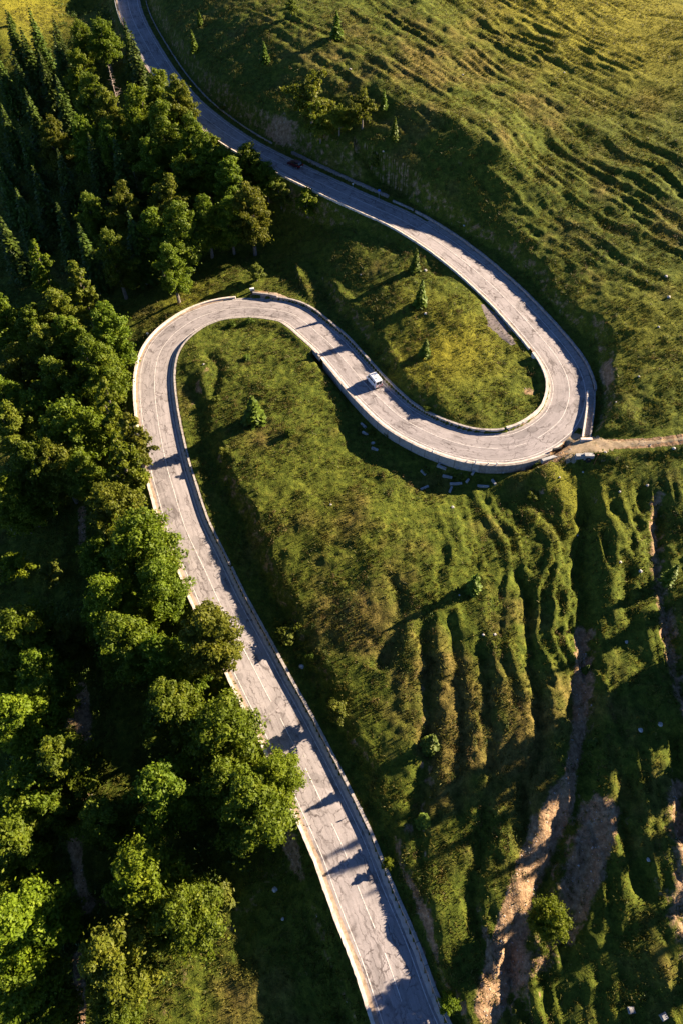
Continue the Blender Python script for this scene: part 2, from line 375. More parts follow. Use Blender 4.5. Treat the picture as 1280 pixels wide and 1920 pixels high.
gully([(975,1050),(1005,1220),(1012,1370),(985,1500),(985,1640)], [12.4,11.4,10,8.6,7], 2.0, 1.3, 2.4)
gully([(1092,880),(1096,1000),(1098,1200),(1092,1350),(1092,1480),(1065,1560),(1030,1640),(985,1750),(945,1880),(925,1990)], [14.5,13.6,11.8,10.4,9,8,6.8,5.4,3.6,2.4], 3.0, 2.2, 3.0)
gully([(1210,900),(1196,1000),(1190,1150),(1165,1250)], [16,15,13.5,12.5], 1.2, 1.3, 2.0)
gully([(1262,930),(1240,1040),(1262,1180),(1290,1350)], [17,15.6,14,12], 2.6, 1.5, 3.0)
gully([(1265,1350),(1290,1480),(1300,1600)], [12.5,11,10], 2.6, 1.5, 3.0)
gully([(1180,1430),(1190,1560),(1230,1700)], [10.6,9.8,8.8], 1.6, 1.3, 2.2)
gully([(1100,1480),(1120,1560),(1080,1700),(1040,1800)], [9.4,8,6.4,5], 2.4, 2.0, 3.0)
# roll-over knolls and small natural relief
gx = X; gy = Y
def knoll(px, py, zz, h, r):
    global Z
    p = P(px, py, zz); Z = Z + h*np.exp(-((X-p[0])**2+(Y-p[1])**2)/r**2)
knoll(1020,900,14,1.6,3.2); knoll(960,905,12.5,1.0,3.0); knoll(640,1420,8.5,.8,4)
knoll(820,1700,5.6,.9,3)
# a mound on the inside of the left loop
gully([(385,650),(410,700),(360,780)], [11,11,10.5], 1.0, 1.6, 1.6)
# terracettes: sheep steps that follow the hillside
u = np.array([.64, -.77]); vv = np.array([.77, .64])
a = X*u[0]+Y*u[1]; b = X*vv[0]+Y*vv[1]
warp = (fbm(a, b, 20, 3, 11)-.5)*6
rid = 1-np.abs(2*vnoise(a/19, (b+warp)/2.7, 31)-1); rid2 = 1-np.abs(2*vnoise(a/12+5, (b+warp*.8)/1.7, 37)-1)
hillm = sstep(3, 9, ER)*sstep(sCv, sCv+20, SR)
above = (Y > 122) & (X > -60)
line = (Y - (R3[:, 1].max()*0))                      # placeholder keeps names explicit
# mask of the hill right of the upper road
up = R3[(RS > sCv) & (RS < LT+60)]
xr = np.interp(ys, up[::1, 1][np.argsort(up[:, 1])], up[:, 0][np.argsort(up[:, 1])], left=58, right=-80)
hm = sstep(2, 14, X-xr[:, None])*sstep(112, 128, Y + .0*X)
hm = hm*(.35+.65*sstep(20, 45, (X-xr[:, None])))
Z += hm*(.72*(rid**2-.35)*(1.6*fbm(X, Y, 26, 2, 55)) + .34*(rid2**2-.35))*(1-.5*sstep(60, 90, X)*sstep(150, 190, Y))
# furrows running downhill towards the viewer on the lower right slope
lm = sstep(82, 70, Y+.0*X)*sstep(8, 22, X + (70-Y)*-.0)
lr = 1-np.abs(2*vnoise((X+ (fbm(X, Y, 16, 3, 77)-.5)*7)/1.9, Y/24, 41)-1); lr2 = 1-np.abs(2*vnoise((X+ (fbm(X, Y, 9, 3, 78)-.5)*5)/1.1, Y/9, 43)-1)
Z += lm*(.68*(lr**2-.35)*(.5+fbm(X, Y, 20, 2, 79)) + .32*(lr2**2-.35)) - lm*(.0)
Zs = Z.copy()
near = np.clip((900-np.hypot(X, Y-120))/600, 0, 1)
Z += ((fbm(X, Y, 14, 3, 3)-.5)*1.3 + (fbm(X, Y, 3.2, 3, 5)-.5)*.5 + (fbm(X, Y, 1.3, 2, 8)-.5)*(.42+.1*lm))*near*(1-.55*sstep(40, 75, X)*sstep(150, 190, Y))
# the road bed: (s from, s to, side, flat half width, level just outside, blend)
prof = [(S_BOT-5, sA+12, -1, 4.5, -.5, 3.2), (S_BOT-5, sWe, 1, 4.6, .62, 2.2),
        (sA+12, sAp, -1, 4.5, -.4, 3.), (sAp, sCin, -1, 4.3, .5, 2.),
        (sWe, sCv+3, 1, 4.1, -1.9, 1.6), (sCv+3, sCout+8, 1, 5.4, .0, 2.5), (sCout+8, sUp+6, 1, 5.6, .35, 3.),
        (sUp+6, S_TOP, 1, 6.2, .3, 3.), (sCin, S_TOP, -1, 4.1, -.35, 3.)]
def cut(pix, zz, ramp, s0, s1, side, e_in, lift):
    """a bank dug into the hill: low floor beside the road, then a steep face up to the natural edge"""
    global Z
    DD, SG, _ = poly_dist(PL(pix, zz), 16); SGN = np.where(np.abs(ER) < 30, 1, 1)
    dn = DD + (fbm(X, Y, 3, 3, 71)-.5)*2.2
    insd = (SG*side > 0) & (ER*side > 0) if False else (SG == CUTS)
    cz = np.interp(_, np.linspace(0, 1, len(zz)), zz)
    Z = np.where(DD < 7, np.maximum(Z, cz-.05-.10*DD+(fbm(X, Y, 2.2, 2, 72)-.5)*.5), Z)
    floor_ = ZR + lift + .05*(DR-e_in)
    k = 1-(1-sstep(ramp, .2, dn))*sstep(s0, s0+9, SR)*sstep(s1, s1-14, SR)
    m = (np.sign(ER) == side) & (SR > s0) & (SR < s1) & (DR > e_in-2) & (DR < 20) & insd & (DD < 900)
    Z = np.where(m, floor_*(1-k)+Z*k, Z)
CUTS = 1
cut([(790,352),(870,395),(940,435),(1000,480),(1050,530),(1090,575),(1130,603),(1155,640),(1162,700),(1165,760),(1150,800)], [25.,24.,23.1,22.5,22.,21.6,21.2,20.9,20.6,19.7,18.6], 3.4, sCv+6, sUp+30, 1, 6, .3)
CUTS = 1
cut([(372,640),(385,700),(402,760),(432,850),(480,950),(525,1050),(565,1130),(610,1220),(660,1330),(735,1480),(790,1640),(850,1830)], [10,10,9.8,9.4,9.0,8.1,7.4,6.6,5.8,4.6,3.6,2.9], 4., -30, sA, 1, 5, .62)
CUTS = 1
cut([(610,495),(645,545),(690,595),(735,650),(770,705),(790,750)], [14.5,14.8,15.3,15.6,15.7,15.5], 3.2, sWe-22, sCv-14, -1, 5, .5)
DRT = DR
for (s0, s1, sd, hw, dz, bl) in prof:
    m = (SR >= s0) & (SR < s1) & (np.sign(ER) == sd) & (DR < 30)
    k = sstep(hw, hw+bl, DR)
    edge = ZR + np.where(DR < hw-.35, -.12, dz)
    Z = np.where(m, edge*(1-k)+Z*k, Z)
TRACK = PL([(1030,838),(1070,836),(1120,833),(1180,832),(1230,829),(1300,820),(1420,800)], [16.3,16.5,17.2,18.1,19,20.2,22.5])
DT, _, _ = poly_dist(TRACK, 8)
jj = np.interp
TZ = np.zeros(X.shape); best = np.full(X.shape, 1e3)
for p in TRACK:
    d = np.hypot(X-p[0], Y-p[1]); m = d < best; best[m] = d[m]; TZ[m] = p[2]
k = sstep(1.6, 3.4, DT); near_road = sstep(3.6, 5.0, DR)
Z = np.where(near_road > 0, (TZ*(1-k)+Z*k)*near_road + Z*(1-near_road), Z)
def hgt(x, y):
    i = int(np.clip(np.searchsorted(xs, x)-1, 0, len(xs)-2)); j = int(np.clip(np.searchsorted(ys, y)-1, 0, len(ys)-2))
    fx = (x-xs[i])/(xs[i+1]-xs[i]); fy = (y-ys[j])/(ys[j+1]-ys[j])
    return (Z[j, i]*(1-fx)+Z[j, i+1]*fx)*(1-fy)+(Z[j+1, i]*(1-fx)+Z[j+1, i+1]*fx)*fy
def ground_at(px, py, up_=0.):
    """where the line of sight through a point of the photograph comes within up_ metres of the ground"""
    v = (960-py)/F; dx = (px-640)/F; dy = cT+v*sT; dzz = -sT+v*cT
    d = 60.; last = None
    while d < 420:
        zz = CZ+d*dzz - up_ - hgt(dx*d, dy*d)
        if zz < 0:
            for _ in range(12):
                mid = (last+d)/2
                if CZ+mid*dzz-up_-hgt(dx*mid, dy*mid) < 0: d = mid
                else: last = mid
            return Vector((dx*d, dy*d, hgt(dx*d, dy*d)))
        last = d; d += 1.
    return Vector((dx*d, dy*d, hgt(dx*d, dy*d)))
# colour masks: bare soil, dry grass, lush grass
dirt = np.zeros(X.shape); dry = np.zeros(X.shape); lush = np.zeros(X.shape)
gz_y, gz_x = np.gradient(Z); sl_ = np.hypot(gz_x/np.gradient(xs)[None, :], gz_y/np.gradient(ys)[:, None])
def spot(arr, px, py, zz, r, v, rx=1, ang=0):
    p = P(px, py, zz); dx = X-p[0]; dy = Y-p[1]; ca, sa = math.cos(ang), math.sin(ang)
    q = ((dx*ca+dy*sa)/(r*rx))**2+((-dx*sa+dy*ca)/r)**2
    arr += v*np.exp(-q)
cutm = (DR < 20) & (SR > sCv-10)
dirt += np.where(DR < 16, .42*sstep(.62, 1.0, sl_), .25*sstep(.8, 1.3, sl_))
dirt += .9*sstep(1.7, .7, DT)
for (pix, zz, wd, v) in [([(1092,1180),(1090,1350),(1060,1490),(1025,1560),(995,1640),(960,1750),(925,1880)], [12,10.4,8.6,7.6,6.8,5.4,3.6], 1.3, .85), ([(1050,1500),(1015,1580),(975,1680),(950,1760),(915,1890)], [8.4,7.6,6.4,5.2,3.6], 1.9, .9), ([(1140,1520),(1110,1590),(1085,1650)], [8.6,7.6,6.6], 2.2, .45),
    ([(1230,930),(1228,1040),(1250,1180),(1280,1350)], [16.4,15.2,13.6,11.6], 1.4, .6), ([(792,1230),(798,1400),(770,1540)], [10,9,8], .8, .35),
    ([(1120,1530),(1100,1620),(1060,1720),(1010,1800)], [8.4,7,6,5], 2.6, .55), ([(760,1560),(790,1700),(800,1850)], [5,4.5,4], 1.6, .35),
    ([(155,955),(153,1010)], [-1,-1.4], 1.0, .9), ([(150,1290),(157,1350),(157,1410)], [-4.5,-5.,-5.6], 1.3, 1.), ([(140,1590),(150,1640),(165,1700)], [-6.5,-6.8,-6.9], 1.0, 1.), ([(152,1790),(150,1930)], [-7,-7.5], 1.1, 1.),
    ([(560,1600),(450,1720),(330,1850),(300,1930)], [-3,-4,-5,-5.4], 2.4, .38), ([(90,1500),(150,1560),(160,1500)], [-7.6,-6.4,-6], 2.5, .6),
    ([(1275,1480),(1280,1600),(1270,1720),(1300,1800)], [11,9.8,8.8,8], 2.6, .6), ([(390,690),(365,740),(352,800)], [10.5,9,8.4], 1.2, .4)]:
    DD, _, _ = poly_dist(PL(pix, zz)); dirt += v*np.exp(-(DD/wd)**2)
spot(dirt, 200,1690,-6.6,2.2,.5); spot(dirt, 120,1345,-5,2.6,.6); spot(dirt, 990,725,17.6, 2.2, .55, 1, 0); spot(dirt, 960,610,18.6,2.2,.6); spot(dirt, 930,585,18.8,2.2,.5); spot(dirt, 520,240,28,3.5,.38,2,0.4)
spot(dirt, 1150,690,20,3,.35); spot(dirt, 1040,860,15.4,2.2,.6); spot(dirt, 1075,840,16.5,2.4,.8); spot(dirt, 490,548,11,1.6,.6,2,0)
spot(dirt, 690,340,25,4,.25,2,0); spot(dirt, 850,870,11.8,7,.22,2,0); spot(dirt, 1060,165,41,7,.2); spot(dirt, 780,1300,10,3,.12)
dry += .40*hm*fbm(X, Y, 40, 2, 61) + .08
spot(dry, 780,120,39,28,.3); spot(dry, 760,1250,10.5,9,.35); spot(dry, 900,1400,9.5,12,.22); spot(dry, 450,1800,-4,10,.3); spot(dry,1000,890,13.6,5,.5); spot(dry, 540,850,12,10,.15); spot(dry, 1000,1550,8,10,.3)
spot(lush, 1200,60,38,34,1.3); spot(lush, 1000,20,39,16,.5); spot(lush, 40,20,27,24,1.); spot(lush, 850,640,18.5,10,.85); spot(lush, 780,560,18.6,5,.4); spot(lush, 1100,950,14.5,6,.45); spot(lush, 1200,600,24,12,.35)
spot(lush, 600,950,12,14,.1); spot(lush, 350,560,9,8,.5); spot(lush, 560,430,16,10,.3); spot(lush, 1040,900,14,5,.4); spot(dry, 700,1000,12,14,.25); spot(dry, 620,1150,9,9,.35); spot(dry, 950,1300,10,14,.3); spot(lush, 800,680,17.4,8,.3)
dirt = np.clip(dirt, 0, 1); dry = np.clip(dry, 0, 1); lush = np.clip(lush, 0, 1)*(1-.5*dirt)
ny, nx = X.shape
idx = np.arange(nx*ny).reshape(ny, nx)
fq = np.stack([idx[:-1, :-1], idx[:-1, 1:], idx[1:, 1:], idx[1:, :-1]], -1).reshape(-1, 4)
terr = mesh('hillside', np.stack([X, Y, Z], -1).reshape(-1, 3), fq, M_ground, smooth=True)
ca = terr.data.color_attributes.new('mask', 'FLOAT_COLOR', 'POINT')
ca.data.foreach_set('color', np.stack([dirt, dry, lush, np.ones_like(lush)], -1).astype(np.float32).ravel())
tag(terr, 'grassy mountainside with sheep steps, gullies and bare soil', kind='structure')

# ------------------------------------------------------------------ sweeps along the road
def sweep_path(name, path, nrm, dist, profile, mat, parent=None, closed=False, jit=0, caps=True):
    n_, k_ = len(path), len(profile); V = []; UV = []
    per = np.r_[0, np.cumsum([math.hypot(profile[i+1][0]-profile[i][0], profile[i+1][1]-profile[i][1]) for i in range(k_-1)])]
    for i in range(n_):
        for j, (e, dz) in enumerate(profile):
            jj_ = jit*(float(hsh(np.array([i]), np.array([j]), 3)[0])-.5) if jit else 0
            V.append((path[i][0]+nrm[i][0]*(e+jj_), path[i][1]+nrm[i][1]*(e+jj_), path[i][2]+dz+(jj_*.5 if closed else 0))); UV.append((dist[i], profile[0][0]+per[j]))
    Fs = []
    rng_ = range(k_) if closed else range(k_-1)
    for i in range(n_-1):
        for j in rng_:
            j2 = (j+1) % k_; Fs.append((i*k_+j, i*k_+j2, (i+1)*k_+j2, (i+1)*k_+j))
    if closed and caps: Fs += [tuple(range(k_))[::-1], tuple((n_-1)*k_+j for j in range(k_))]
    o = mesh(name, V, Fs, mat, parent, uv=UV)
    bm = bmesh.new(); bm.from_mesh(o.data); bmesh.ops.recalc_face_normals(bm, faces=bm.faces) if closed else None
    if not closed:
        for f in bm.faces:
            if f.normal.z < 0: f.normal_flip()
    bm.to_mesh(o.data); bm.free()
    return o
def sweep(name, s0, s1, profile, mat, parent=None, closed=False, jit=0, step=1):
    i0 = int(round(s0/.6))+NE; i1 = int(round(s1/.6))+NE+1; sl2 = slice(max(i0, 0), min(i1, len(R3)), step)
    return sweep_path(name, R3[sl2], Nn[sl2], RS[sl2], profile, mat, parent, closed, jit)
road = sweep('road', S_BOT, S_TOP, [(-3.5,-.03),(-1.75,.01),(0,.04),(1.75,.01),(3.5,-.03)], M_asph)
tag(road, 'cracked grey asphalt mountain road winding in two hairpins', kind='structure')
ZL = .022
def rz(e): return ZL + np.interp(abs(e), [0, 1.75, 3.5], [.04, .01, -.03])
def line_(name, s0, s1, e, w_=.14): return sweep(name, s0, s1, [(e-w_*.42, rz(e-w_*.42)-.006), (e+w_*.42, rz(e+w_*.42)-.006)], M_paint, road)
line_('edge_line', S_BOT, S_TOP, -3.02, .15); line_('edge_line', S_BOT, sCv-2, 3.02, .15); line_('edge_line', sCv-2, S_TOP, 3.02, .15)
line_('centre_line', 52, S(930,843), 0, .14); line_('centre_line', S(1008,821), S_TOP, 0, .13)
t_ = -40.
while t_ < 50: line_('centre_line', t_, t_+5.4, 0, .14); t_ += 8.4
line_('centre_line', S(965,836), S(985,831), 0, .13)
# grit strip and gutters (flat sheets, part of the road's verge)
for s0, s1, e0_, e1_, mt in [(S_BOT, sAp-6, -4.0, -3.42, M_gravel), (sCin-4, S_TOP, -3.75, -3.42, M_gravel)]:
    g_ = sweep('gutter_strip', s0, s1, [(e0_, -.02), (e1_, -.012)], mt, jit=.12); tag(g_, 'worn gritty strip between edge line and kerb', kind='structure')
for s0, s1, e0_, e1_ in [(S_BOT, sWe+4, 3.42, 4.05), (sWe+4, sCv+2, 3.42, 3.8), (sCv+6, sUp, 3.42, 4.6), (sUp, S_TOP, 3.42, 3.95)]:
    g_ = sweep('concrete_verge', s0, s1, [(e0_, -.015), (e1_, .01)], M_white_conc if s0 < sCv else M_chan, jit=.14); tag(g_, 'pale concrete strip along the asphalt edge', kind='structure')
g_ = sweep('concrete_verge', sAp-4, sCin+1, [(-3.9, .01), (-3.42, -.015)], M_conc, jit=.1); tag(g_, 'concrete strip along the inner side of the bends', kind='structure')

def wall(name, s0, s1, ea, eb, top, bot, mat, label, cat='wall', jit=.06, bot2=None):
    a_, b_ = (ea, eb) if ea < eb else (eb, ea)
    o = sweep(name, s0, s1, [(a_, bot if bot2 is None or ea < eb else bot2), (a_, top), (b_, top), (b_, bot if bot2 is None or ea > eb else bot2)], mat, closed=True, jit=jit)
    return tag(o, label, cat)
wall('parapet_wall', S_BOT, S(395,1090), -3.95, -4.42, .32, -1.6, M_white_conc, 'long pale concrete parapet on the valley side of the lowest road stretch', 'wall', .1)
wall('parapet_wall', S(392,1083), S(345,985), -3.95, -4.4, .30, -1.6, M_white_conc, 'short broken pale parapet beside the trees, next to the overgrown gap', 'wall', .14)
wall('parapet_wall', S(343,978), S(300,815), -3.95, -4.4, .34, -1.6, M_white_conc, 'pale parapet crossed by two tree shadows on the left side of the road', 'wall')
wall('parapet_wall', S(299,808), S(440,579), -3.95, -4.4, .34, -1.5, M_white_conc, 'curved pale parapet round the outside of the left hairpin', 'wall')
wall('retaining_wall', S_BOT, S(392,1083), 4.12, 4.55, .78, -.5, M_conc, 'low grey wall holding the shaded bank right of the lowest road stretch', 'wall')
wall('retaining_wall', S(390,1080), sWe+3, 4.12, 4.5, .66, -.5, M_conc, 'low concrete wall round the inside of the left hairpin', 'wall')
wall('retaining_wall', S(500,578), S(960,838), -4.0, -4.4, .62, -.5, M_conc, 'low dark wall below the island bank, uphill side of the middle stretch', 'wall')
wall('retaining_wall', S(962,838), sCin+1, -4.0, -4.5, .72, -.5, M_white_conc, 'bright curved wall round the inside of the right hairpin', 'wall')
wall('roadside_wall', sWe+4, S(900,840), 3.8, 4.25, .12, -3.6, M_conc, 'tall bluish concrete wall carrying the middle road above the rubble slope', 'wall')
wall('roadside_wall', S(903,840), S(1000,825), 3.8, 4.3, .10, -3.2, M_stone_wall, 'stone faced wall under the outer edge of the right hairpin', 'wall')
wall('kerb', sCin+3, S(455,270), -3.76, -4.05, .14, -1.2, M_white_conc, 'thin bright kerb on the valley side of the upper road', 'kerb')
wall('kerb', S(450,268), S(352,190), -3.76, -4.05, .14, -1.2, M_white_conc, 'shaded kerb beside the forest trees on the upper road', 'kerb')
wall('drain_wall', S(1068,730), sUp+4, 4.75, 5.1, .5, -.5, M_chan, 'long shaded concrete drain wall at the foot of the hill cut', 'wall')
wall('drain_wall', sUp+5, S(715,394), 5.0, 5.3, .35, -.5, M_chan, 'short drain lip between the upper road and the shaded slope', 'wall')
wall('stone_wall', S(702,389), S(520,304), 5.6, 6.15, .55, -.6, M_stone_wall, 'low brownish stone wall beside the ditch near the dark red car', 'wall', .12)
wall('ditch_wall', S(480,284), S_TOP, 5.7, 5.95, .3, -.5, M_chan, 'thin bluish concrete ditch edge climbing beside the highest road stretch', 'wall', .1)
# open channel that leaves the right hairpin
def px_path(pix, zz):
    p = PL(pix, zz); t = np.gradient(p[:, :2], axis=0); t /= np.linalg.norm(t, axis=1)[:, None]
    return p, np.stack([t[:, 1], -t[:, 0]], -1), np.r_[0, np.cumsum(np.hypot(*np.diff(p[:, :2], axis=0).T))]
pp = px_path([(1098,822),(1102,795),(1106,765),(1107,735)], [16.85,17,17.05,17.2])
ch = empty('drain_channel', tuple(at(sCv, 0)[0])); ch.location = (0, 0, 0)
tag(ch, 'open concrete drain channel with block end beside the right hairpin', 'drain channel')
sweep_path('channel_floor', *pp, [(-.5,-.1),(.5,-.1)], M_chan, ch)
sweep_path('side_wall', *pp, [(-.8,-.5),(-.8,.30),(-.5,.30),(-.5,-.5)], M_white_conc, ch, closed=True)
sweep_path('side_wall', *pp, [(.5,-.5),(.5,.35),(.75,.35),(.75,-.5)], M_chan, ch, closed=True)
q = P(1098,824,16.9); mb = MB(); mb.box(q[0]-1.1, q[0]+.95, q[1]-.45, q[1]+.05, 16.3, 17.35); mb.build('end_block', M_white_conc, ch)

# draped sheets: dirt track and scree patch
def drape(name, pts, hw, mat, label, lift=.05, jit=.5):
    pts = np.array(pts); p2 = []
    seg = np.r_[0, np.cumsum(np.hypot(*np.diff(pts[:, :2], axis=0).T))]
    tt = np.arange(0, seg[-1], .5); xy = np.stack([np.interp(tt, seg, pts[:, k]) for k in (0, 1)], -1)
    t = np.gradient(xy, axis=0); t /= np.linalg.norm(t, axis=1)[:, None]; nn = np.stack([t[:, 1], -t[:, 0]], -1)
    es = np.linspace(-1, 1, 9); V = []
    for i in range(len(xy)):
        h_ = hw if np.isscalar(hw) else np.interp(tt[i]/seg[-1], np.linspace(0, 1, len(hw)), hw)
        w1 = h_*(1+jit*(float(fbm(np.array([tt[i]]), np.array([3.]), 3, 3, 5)[0])-.5)); w0 = h_*(1+jit*(float(fbm(np.array([tt[i]]), np.array([9.]), 3, 3, 6)[0])-.5))
        for e in es:
            ee = e*(w1 if e > 0 else w0); x, y = xy[i]+nn[i]*ee; V.append((x, y, hgt(x, y)+lift*(1-e**4*1.6)))
    K = len(es); Fs = np.array([(i*K+j, i*K+j+1, (i+1)*K+j+1, (i+1)*K+j) for i in range(len(xy)-1) for j in range(K-1)])
    o = mesh(name, V, Fs, mat, smooth=True)
    bm = bmesh.new(); bm.from_mesh(o.data)
    for f in bm.faces:
        if f.normal.z < 0: f.normal_flip()
    bm.to_mesh(o.data); bm.free()
    return tag(o, label, kind='structure')
drape('dirt_track', TRACK[3:], [4.2,2.4,.75,.45,.45,.5,.5], M_track, 'pale dirt track leaving the right hairpin', .05, .8)
drape('scree_patch', PL([(905,566),(930,600),(962,642)], [19.2,18.8,18.2]), [.5,2.0,.6], M_scree, 'grey scree patch on the inside of the upper road', .06)
drape('lay_by', PL([(488,556),(505,553),(540,562)], [10.9,11,11.4]), [.8,1.3,.5], M_gravel, 'pale concrete pull-off at the top of the left hairpin', .07, .2)

# ------------------------------------------------------------------ trees: prototypes
def leaves(n, centres, radii, size, flat=.55, el=.75, out=.36, shell=.35, rg=None):
    """leaf sprays spread through a set of lobes; each one a small quad turned roughly outwards"""
    rg = rg or rng
    k = rg.choice(len(centres), n, p=radii**2/np.sum(radii**2))
    d = rg.normal(size=(n, 3)); d /= np.linalg.norm(d, axis=1)[:, None]
    r = (1-shell*rg.random(n)**1.5)
    ax = centres-centres.mean(0)*np.array([1, 1, .8]); ax /= (np.linalg.norm(ax, axis=1)[:, None]+1e-6); ax[:, 2] -= .15
    stray = rg.random(n) < .14
    off = d*(radii[k]*r)[:, None]*np.array([1, 1, flat])
    off += ax[k]*(np.sum(off*ax[k], 1)*el)[:, None]
    off[stray] *= 1+.75*rg.random(stray.sum())[:, None]
    p = centres[k] + off
    nrm = d*out*1.7 + rg.normal(size=(n, 3))*.45 + np.array([0, 0, .25]); nrm /= np.linalg.norm(nrm, axis=1)[:, None]
    ref = rg.normal(size=(n, 3)); u_ = np.cross(nrm, ref); u_ /= np.linalg.norm(u_, axis=1)[:, None]; v_ = np.cross(nrm, u_)
    s_ = size*(.55+.9*rg.random(n))[:, None]; a_ = u_*s_; b_ = v_*s_*.6
    V = np.stack([p-a_, p-b_*.9+a_*.1, p+a_, p+b_], 1).reshape(-1, 3)
    return V, np.arange(4*n).reshape(n, 4)
def broadleaf(seed, h, r, mat, n=6500, lobes=34, size=.33, bark=M_bark, loose=0.):
    rg = np.random.default_rng(seed); cs = []; rs = []
    ctr = np.array([0, 0, h*.57]); tries = 0
    while len(cs) < lobes:
        d = rg.normal(size=3); d /= np.linalg.norm(d); rr = rg.random()**.4
        zf = d[2]; hor = r*(1.0 if zf < -.3 else 1-.48*(zf+.3)/1.3)*(.85+.3*rg.random())
        p = ctr + np.array([d[0]*hor*rr*.82, d[1]*hor*rr*.82, zf*h*.41*rr])
        q_ = r*(.11+.13*rg.random())*(1-.25*max(zf, 0))
        cs.append(p*(1+loose*rg.normal()*.05)); rs.append(q_)
    cs = np.array(cs); rs = np.array(rs)
    t = empty('broadleaf_tree', (0, 0, 0))
    V, Fq = leaves(n, cs, rs, size, rg=rg)
    mesh('crown', V, Fq, mat, t)
    mb = MB(); lean = rg.normal(size=2)*.3
    top = (lean[0], lean[1], h*.72); b0 = max(.12, h*.018)
    mb.tube([(0,0,-.6), (lean[0]*.3, lean[1]*.3, h*.3), top], [b0*1.5, b0, b0*.35], 7)
    for i in rg.choice(len(cs), min(11, len(cs)), replace=False):
        c_ = cs[i]; z0 = h*(.22+.3*rg.random())*.9; z0 = min(z0, c_[2]-.2)
        mid = (c_[0]*.5, c_[1]*.5, (z0+c_[2])/2+.1*h*0)
        mb.tube([(lean[0]*z0/h, lean[1]*z0/h, z0), mid, tuple(c_)], [b0*.5, b0*.32, b0*.1], 5, False)
    mb.build('trunk', bark, t)
    return t
def spruce(seed, h, r, mat, n_whorl=22, dens=1.):
    rg = np.random.default_rng(seed); t = empty('spruce_tree', (0, 0, 0)); Vs = []
    for k in range(n_whorl):
        f = k/(n_whorl-1); zc = h*(.10+.88*f); rad = r*(1-f)**.85*(.85+.3*rg.random())+.06
        nb = int((7+6*(1-f))*dens); a0 = rg.random()*6.28
        for b_ in range(nb):
            a_ = a0+6.283*b_/nb+rg.normal()*.15; L_ = rad*(.75+.4*rg.random()); m_ = max(3, int(L_/.22))
            for q_ in range(m_):
                g_ = (q_+.6)/m_; x = L_*g_; dz = -.25*x*(1-.2*g_)+rg.normal()*.05
                wq = (.16+.22*(1-abs(g_-.5)))*(.7+.6*rg.random())*min(1, .35+L_*.5); lq = .2+.1*rg.random()
                c_ = np.array([math.cos(a_)*x, math.sin(a_)*x, zc+dz]); ra = np.array([math.cos(a_), math.sin(a_), -.3+rg.normal()*.25]); ta = np.array([-math.sin(a_), math.cos(a_), rg.normal()*.45])
                Vs.append(np.array([c_-ra*lq, c_-ta*wq, c_+ra*lq, c_+ta*wq]))
    V = np.concatenate(Vs); mesh('crown', V, np.arange(len(V)).reshape(-1, 4), mat, t)
    mb = MB(); mb.tube([(0,0,-.5), (0,0,h*.5), (0,0,h*.985)], [h*.02, h*.012, .015], 7); mb.build('trunk', M_bark, t)
    return t
def dead_tree(seed, h):
    rg = np.random.default_rng(seed); t = empty('dead_tree', (0, 0, 0)); mb = MB()
    mb.tube([(0,0,-.5), (.1,0,h*.5), (.25,.1,h)], [h*.017, h*.011, .03], 7); 
    for i in range(46):
        f = .3+.68*rg.random(); a_ = rg.random()*6.28; L_ = (1.15-f)*h*.22*(.5+rg.random()); z0 = h*f
        e_ = (math.cos(a_)*L_, math.sin(a_)*L_, z0+L_*.25*rg.normal())
        mb.tube([(.15*f, 0, z0), (e_[0]*.5, e_[1]*.5, (z0+e_[2])/2+.05), e_], [.045, .03, .012], 4, False)
    mb.build('trunk', M_dead, t)
    return t
def bush(seed, h, r, mat, n=900, lobes=9, size=.15):
    rg = np.random.default_rng(seed); t = empty('bush', (0, 0, 0))
    cs = np.stack([rg.normal(size=lobes)*r*.36, rg.normal(size=lobes)*r*.36, h*(.25+.5*rg.random(lobes))], -1); rs = r*(.28+.25*rg.random(lobes))
    V, Fq = leaves(n, cs, rs, size, rg=rg); mesh('foliage', V, Fq, mat, t)
    mb = MB()
    for c_ in cs[:6]: mb.tube([(c_[0]*.1, c_[1]*.1, -.3), tuple(c_)], [.04, .015], 5, False)
    mb.build('stem', M_bark, t); return t
def kids(o): return [c for c in bpy.data.objects if c.parent == o]
PROTO = {}
def proto(key, t, h, r): PROTO[key] = (t, kids(t), h, r)
for i, (mat, hh, rr, nl) in enumerate([(M_leaf, 15.5, 5., 36), (M_leaf, 16, 4.5, 30), (M_leafy, 14.5, 4.9, 34), (M_olive, 15.5, 4.4, 30), (M_leaf, 13.5, 5.1, 40), (M_leafy, 15.5, 4.4, 28)]):
    proto('B%d' % i, broadleaf(20+i, hh, rr, mat, 23000, int(nl*3.6), .19), hh, rr)
proto('T0', broadleaf(40, 13, 2.9, M_olive, 9000, 60, .2), 13, 2.9)     # tall narrow crown
proto('T1', broadleaf(41, 14, 2.6, M_leafy, 9000, 60, .2), 14, 2.6)
proto('S0', broadleaf(50, 4.6, 2.4, M_leafy, 5200, 50, .15), 4.6, 2.4)    # small round tree
proto('S1', broadleaf(51, 4.4, 2.3, M_bush, 5200, 50, .15), 4.4, 2.3)
proto('O0', broadleaf(52, 8, 4.2, M_olive, 6500, 44, .2, loose=1.), 8, 4.2)
proto('C0', spruce(60, 15, 3.1, M_needle, 30), 15, 3.1)
proto('C1', spruce(61, 13, 2.6, M_needle, 26), 13, 2.6)
proto('Y0', spruce(62, 5, 1.5, M_young, 15, 1.2), 5, 1.5)
proto('Y1', spruce(63, 5.5, 1.25, M_young, 15, 1.2), 5.5, 1.25)
proto('H0', bush(70, 1.6, 1.1, M_bush), 1.6, 1.1)
proto('H1', bush(71, 1.4, 1.2, M_young, 800, 8), 1.4, 1.2)
proto('D0', dead_tree(80, 13), 13, 2.)
